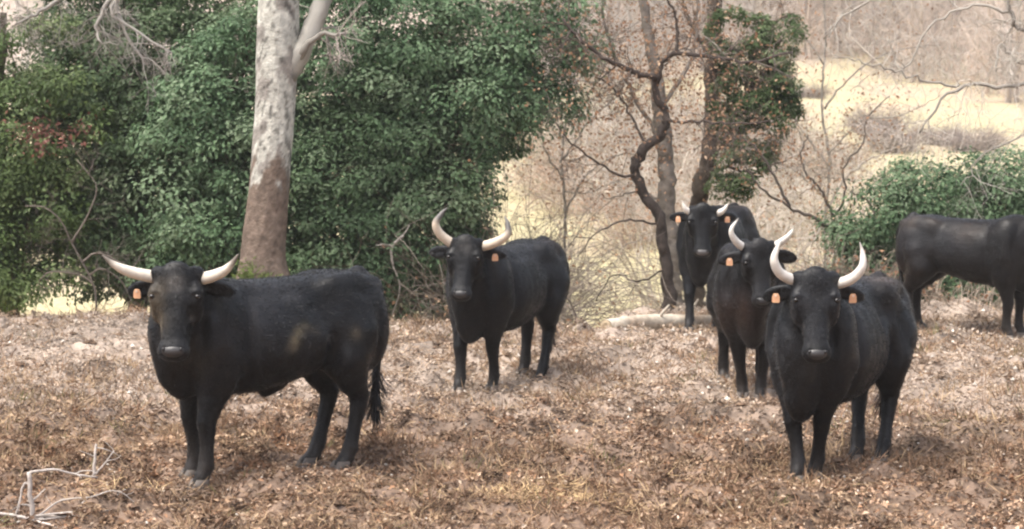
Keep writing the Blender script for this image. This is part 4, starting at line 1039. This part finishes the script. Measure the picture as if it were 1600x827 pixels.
# dead branches
def dead_branch(label, Y, paths, col, tw=None, name='dead_branch', base=None):
    b = at(*base, Y); z0 = float(zt(b[0], b[1])); o = np.array([b[0], b[1], z0]); s = ppm(Y)
    rt = empty(name, o); tag(rt, label, 'branch')
    for i, (w, r0, r1) in enumerate(paths):
        m = MB(); pts = [at(c[0], c[1], Y + (c[2] if len(c) > 2 else 0)) - o for c in w]
        q = limb(m, pts, np.linspace(r0, r1, len(w)) / s, np.asarray(col) * random.uniform(.85, 1.1), 14, 8, .1, .0008)
        if tw: twigs(m, q, r1 / s * .8, np.asarray(col) * .95, tw[0], tw[1], tw[2], droop=.05)
        m.build('stem' if i == 0 else 'twig', M_WOOD, rt, smooth=True)
    return rt

PALE = (.56, .50, .45)
dead_branch('bleached dead branch with an upright snapped stick in the bottom left corner', 13.45,
    [([(53, 840), (52, 812), (48, 775), (46, 738)], 4.6, 3.6), ([(48, 738), (85, 734, .1), (120, 742, .2), (152, 746, .3)], 2.2, 1.6), ([(147, 744, .3), (148, 715, .3), (150, 694, .32)], 3.0, 1.6), ([(148, 742, .3), (163, 725, .3), (178, 705, .3)], 1.6, .9),
     ([(52, 812), (90, 806, .05), (140, 815, .1), (200, 812, .15), (226, 803, .2)], 2.6, 1.2), ([(52, 812), (25, 806), (-10, 801), (-60, 790)], 3, 2), ([(52, 814), (20, 816, -.05), (-20, 812, -.05)], 2.4, 1.4), ([(55, 812), (90, 785, .1), (120, 779, .1), (140, 777, .1)], 1.7, .9),
     ([(48, 760), (38, 756), (30, 785), (22, 815)], 2, 1.5), ([(55, 815), (85, 822, -.1), (105, 835, -.15)], 2, 1.2), ([(55, 806), (120, 800, .05), (175, 797, .15)], 1.8, 1), ([(60, 812), (140, 806, .1), (215, 812, .2), (300, 806, .3)], 1.8, .8), ([(140, 777, .1), (185, 768, .2), (225, 800, .25)], 1.2, .7), ([(128, 812, .1), (127, 795, .1), (129, 785, .1)], 1.8, 1.2)],
    PALE, base=(52, 822), tw=(0, 2, .13))
dead_branch('thin straight bleached twigs crossing low on the ground right of the upright snapped stick', 13.6,
    [([(10, 818), (228, 806, .1)], 1.5, .9), ([(70, 826), (235, 812, .15)], 1.3, .8), ([(95, 800), (200, 822, -.1)], 1.2, .7), ([(150, 800, .1), (196, 764, .15)], 1.1, .7), ([(105, 822), (150, 782, .1)], 1.1, .7)], PALE, base=(120, 818))
dead_branch('grey dead boughs sprawling out of the left evergreen behind the bull horns', 24.2,
    [([(150, 492), (148, 450), (128, 410), (112, 380), (95, 345), (70, 325), (40, 322)], 1.8, .9), ([(112, 380), (140, 330), (150, 290), (120, 250)], 1.6, .8), ([(128, 410), (150, 396), (176, 404), (215, 430)], 2.0, 1.0), ([(140, 430), (160, 420), (190, 440), (205, 470)], 1.8, .9), ([(146, 445), (125, 430), (80, 425), (60, 440)], 1.6, .8)],
    (.15, .125, .105), tw=(2, 8, .32), base=(150, 495))
dead_branch('pale forked dead twig hanging before the bush right of the trunk', 24.9,
    [([(630, 368), (612, 388), (614, 415)], 2.4, 2), ([(612, 385), (600, 382), (588, 384)], 1.8, .9), ([(622, 376), (632, 365), (640, 352)], 1.4, .8), ([(614, 415), (625, 450), (612, 495)], 1.3, 1.0)], (.42, .37, .33), base=(612, 495))
dead_branch('dark bare twigs leaning over the pasture right of the middle bull', 23.6,
    [([(905, 525), (895, 480), (878, 458), (860, 440)], 2.0, 1.0), ([(895, 480), (912, 470, .1), (930, 455, .1)], 1.2, .7), ([(878, 458), (885, 430), (880, 405)], 1.2, .7)], (.12, .095, .08), tw=(1, 4, .25), base=(905, 522))

# leafless shrubs of arching stems
def stem_shrub(name, label, px, Y, width, height, n, col, group=None, leaf=0, cat='shrub', thick=.006, lean=(0, 0), leafcol=BROWNLEAF):
    b = at(px, 300, Y); z0 = float(zt(b[0], b[1])); rt = empty(name, (b[0], b[1], z0)); tag(rt, label, cat, group)
    mb = MB(); tips = []
    for _ in range(n):
        a = random.random() * 2 * math.pi; r = width * .5 * math.sqrt(random.random())
        p = np.array([math.cos(a) * r, math.sin(a) * r * .7, -.05]); h = height * random.uniform(.55, 1.1)
        d = np.array([math.cos(a) * .5 + lean[0] + random.gauss(0, .25), math.sin(a) * .4 + lean[1], 1.0])
        q = [p]; 
        for s in range(6):
            d = unit(d + rng.normal(0, .18, 3) + np.array([0, 0, -.07 * s])); q.append(q[-1] + d * h / 6)
        q = np.array(q); tips.append(q[2:])
        c = np.asarray(col) * random.uniform(.6, 1.35)
        tube(mb, q, np.linspace(thick, thick * .35, 7), 3, c, False)
        twigs(mb, q, thick * .45, np.asarray(col) * random.uniform(.8, 1.3), 0, 5, height * .28, spread=.8)
    mb.build('stems', M_TWIG, rt)
    if leaf:
        t = np.concatenate(tips); k = rng.integers(0, len(t), leaf); P = t[k] + rng.normal(0, .08, (leaf, 3))
        cc = np.asarray(leafcol)[rng.integers(0, len(leafcol), leaf)] * rng.uniform(.7, 1.25, leaf)[:, None]; l_ = rng.uniform(.03, .07, leaf)
        lb = MB(); leaves(lb, P, rng.normal(0, 1, (leaf, 3)), rng.normal(0, 1, (leaf, 3)), l_, l_ * .6, cc, .3); lb.build('leaves', M_DRYLEAF, rt, kind='stuff')
    return rt

def copy_tree(o, loc, rz, sc):
    c = o.copy(); SC.collection.objects.link(c); c.location = loc; c.rotation_euler = (0, 0, rz); c.scale = (sc, sc, sc)
    for ch in [x for x in SC.objects if x.parent == o]:
        d = ch.copy(); SC.collection.objects.link(d); d.parent = c
        for gc in [x for x in SC.objects if x.parent == ch]:
            e = gc.copy(); SC.collection.objects.link(e); e.parent = d
    return c

PINK = [(.50, .37, .28), (.56, .44, .35), (.42, .30, .23), (.60, .51, .41), (.50, .32, .22), (.48, .45, .33)]
ORANGE = [(.42, .24, .14), (.50, .32, .21), (.36, .20, .12)]
stem_shrub('bare_shrub', 'tangled grey-brown leafless shrub behind the middle bull', 765, 25.4, 1.0, 2.2, 230, (.21, .175, .145), leaf=500, thick=.008, lean=(.05, 0))
stem_shrub('bare_shrub', 'thin leafless shrub under the right end of the holm oak', 800, 26.6, .8, 2.6, 130, (.24, .20, .165), leaf=320, thick=.007, lean=(.0, 0))
stem_shrub('bare_shrub', 'low brown bramble at the left foot of the right bush', 1335, 25.2, .8, 1.0, 110, (.20, .16, .13), leaf=500, thick=.006)
stem_shrub('bare_shrub', 'sparse twiggy undergrowth between the trunk foot and middle bull', 650, 24.7, 1.0, .8, 70, (.19, .16, .13), leaf=150, thick=.006)
stem_shrub('bare_shrub', 'dry twiggy growth under the belly of the side-on bull', 1510, 24.9, 1.5, .55, 90, (.30, .25, .20), leaf=200, thick=.007)

for px_, Y_, w_, h_, lab_ in ((905, 60, 1.8, 3.6, 'slim bare sapling clump left of the twisted tree'), (975, 56, 1.6, 3.8, 'slim bare sapling clump just behind the twisted tree'), (1150, 34, 1.4, 2.6, 'slim bare sapling clump behind the two far bulls'),
                              (1215, 31, 1.2, 2.3, 'slim bare sapling clump right of the ivy trunk'), (1290, 33, 1.4, 2.4, 'slim bare sapling clump left of the right bush'), (1440, 36, 1.6, 3.0, 'slim bare sapling clump above the right bush'), (1065, 37, 1.6, 3.6, 'pale bare sapling clump between twisted tree and ivy trunk'), (1255, 40, 1.8, 3.4, 'pale bare sapling clump on the pasture right of the ivy trunk'),
                              (1365, 44, 1.8, 3.2, 'pale bare sapling clump above the left end of the right bush'), (1535, 42, 2.0, 3.6, 'pale bare sapling clump at the right edge above the bush'), (941, 60, 2.4, 4.4, 'tall pale sapling clump behind the twisted tree forks')):
    stem_shrub('bare_sapling', lab_, px_, Y_, w_, h_, 60, (.40, .355, .31) if int(px_) % 2 else (.30, .255, .215), leaf=420, thick=.010, leafcol=ORANGE if px_ in (975, 1150, 1290) else PINK)

# thickets on the pasture behind the trees
protos = [stem_shrub('thicket_shrub', '', -3000 - 400 * i, 45, 1.8, 1.9, 120, [(.46, .38, .315), (.52, .46, .39), (.30, .24, .19), (.42, .36, .28), (.36, .27, .21)][i], leaf=[1300, 500, 700, 1500, 1500][i], thick=.010, leafcol=[PINK, PINK, PINK, [(.42, .40, .28), (.52, .48, .36)], ORANGE][i]) for i in range(5)]
spots = []
def far_group(n, x0, x1, y0, y1, s0, s1, group, label, prot, cat='shrub', fn=None):
    for i in range(n):
        Y = random.uniform(y0, y1); px = random.uniform(x0, x1)
        if fn and not fn(px, Y): continue
        x = (px - 800) / ppm(Y); o = copy_tree(random.choice(prot), (x, Y, float(zt(x, Y)) - .05), random.uniform(0, 6.28), random.uniform(s0, s1))
        tag(o, label, cat, group)
far_group(20, 1000, 1260, 47, 54, .7, 1.1, 'brown thicket beyond the twisted tree', 'leafless pinkish-brown thicket shrub on the pasture behind the twisted tree', protos)
far_group(46, 850, 1320, 54, 76, .9, 1.4, 'brown thicket beyond the twisted tree', 'leafless pinkish-brown thicket shrub on the pasture behind the twisted tree', protos, fn=lambda px, Y: not (1200 < px and Y > 62))
for o in protos:
    for ch in [x for x in SC.objects if x.parent == o]: bpy.data.objects.remove(ch)
    bpy.data.objects.remove(o)

# rounded grey shrubs on the far pasture
gproto = stem_shrub('grey_shrub', '', 6000, 80, 1.6, 1.25, 260, (.27, .225, .20), leaf=0, thick=.014)
for px, py, sc_, lab in [(1365, 195, 1.0, 'grey rounded shrub highest and leftmost on the yellow slope'), (1395, 222, 1.15, 'grey shrub just below the highest one on the yellow slope'), (1470, 210, .72, 'small grey shrub in the middle of the yellow slope'),
                         (1525, 222, .95, 'grey rounded shrub at the right of the yellow slope'), (1262, 140, .6, 'small grey shrub at the top left of the yellow slope'), (1300, 250, 1.0, 'brownish shrub low on the left of the yellow slope')]:
    r = ray(px, py + 14); Ys = np.linspace(40, 200, 4000); zz = CAM_Z + r[2] / r[1] * Ys; xx = r[0] / r[1] * Ys
    below = zz < zt(xx, Ys); Y = Ys[np.argmax(below)]; x = r[0] / r[1] * Y
    tag(copy_tree(gproto, (x, Y, float(zt(x, Y)) - .05), random.uniform(0, 6), sc_ * Y / 80), lab, 'shrub', 'grey shrubs on the far slope')
for ch in [x for x in SC.objects if x.parent == gproto]: bpy.data.objects.remove(ch)
bpy.data.objects.remove(gproto)

# bare wood on the far slope
def wood_tree(i, h):
    rt = empty('bare_wood_tree', (0, 0, 0)); tb = MB(); cb = MB()
    c = [(.42, .365, .325), (.50, .455, .415), (.36, .31, .275), (.46, .38, .32)][i]
    P = limb(tb, [(0, 0, -.3), (.1, 0, h * .3), (-.1, .1, h * .6), (.1, 0, h)], [.13, .10, .07, .02], c, 16, 6)
    for k in range(26):
        t = int(len(P) * random.uniform(.1, .95)); p = P[t]; a = random.random() * 6.28; L = h * random.uniform(.18, .36)
        q = [p, p + np.array([math.cos(a) * L * .5, math.sin(a) * L * .5, L * .35]), p + np.array([math.cos(a) * L * .9, math.sin(a) * L * .9, L * .8])]
        q = limb(cb, q, [.04, .025, .012], np.asarray(c) * random.uniform(.85, 1.2), 7, 4); twigs(cb, q, .016, np.asarray(c) * 1.1, 1, 7, h * .13, spread=.9, wig=.18)
    tb.build('trunk', M_BARK, rt, smooth=True); cb.build('crown', M_TWIG, rt)
    return rt
wp = [wood_tree(i, h) for i, h in enumerate((7.5, 9, 6.5, 8))]
def wood_line(px): return float(np.interp(px, [0, 700, 1050, 1200, 1400, 1600], [85, 90, 110, 119, 112, 92]))
n_w = 0
while n_w < 150:
    px = random.uniform(780, 1680) if n_w > 6 else random.uniform(20, 150); Y = wood_line(px) + random.uniform(0, 1) ** 1.5 * 60
    x = (px - 800) / ppm(Y); o = copy_tree(random.choice(wp), (x, Y, float(zt(x, Y)) - .1), random.uniform(0, 6.28), random.uniform(.6, 1.15))
    tag(o, 'leafless grey-brown tree in the wood on the far slope', 'tree', 'leafless trees of the far wood'); n_w += 1
for o in wp:
    for ch in [x for x in SC.objects if x.parent == o]: bpy.data.objects.remove(ch)
    bpy.data.objects.remove(o)
def brush():
    n = 60000; px = rng.uniform(700, 1700, n); Y = np.interp(px, [700, 1050, 1200, 1400, 1700], [90, 110, 118, 111, 86]) + rng.random(n) * 60
    x = (px - 800) / FPX * Y
    P = np.stack([x, Y, zt(x, Y) + rng.random(n) ** 2 * 1.6], 1)
    cc = np.array([(.50, .41, .34), (.44, .36, .30), (.58, .49, .42), (.50, .36, .27), (.44, .42, .33)])[rng.integers(0, 5, n)] * rng.uniform(.7, 1.2, n)[:, None]
    D = rng.normal(0, .5, (n, 3)); D[:, 2] = 1
    mb = MB(); l_ = rng.uniform(.25, .8, n); leaves(mb, P, rng.normal(0, 1, (n, 3)), D, l_, rng.uniform(.02, .05, n), cc, .2)
    o = mb.build('wood_brush', M_DRYLEAF); tag(o, 'brown brushwood covering the floor of the far wood', 'brushwood', kind='stuff')
brush()

# ------------------------------------------------------------------ haze in the air
def haze():
    m = bpy.data.materials.new('air_haze'); m.use_nodes = True; nd = m.node_tree.nodes; nd.remove(nd['Principled BSDF'])
    v = nd.new('ShaderNodeVolumePrincipled'); v.inputs['Color'].default_value = (.95, .94, .93, 1); v.inputs['Density'].default_value = HAZE
    m.node_tree.links.new(v.outputs[0], nd['Material Output'].inputs['Volume'])
    x0, x1, y0, y1, z0, z1 = -152, 152, -62, 263, -4, 62
    c = np.array([(x, y, z) for x in (x0, x1) for y in (y0, y1) for z in (z0, z1)])
    q = [(0, 1, 3, 2), (4, 6, 7, 5), (0, 4, 5, 1), (2, 3, 7, 6), (0, 2, 6, 4), (1, 5, 7, 3)]
    mb = MB(); mb.add(c, None, q); o = mb.build('haze', m); tag(o, 'thin pale haze hanging in the air over the whole place', 'haze', kind='stuff')
HAZE = 0.0006
haze()
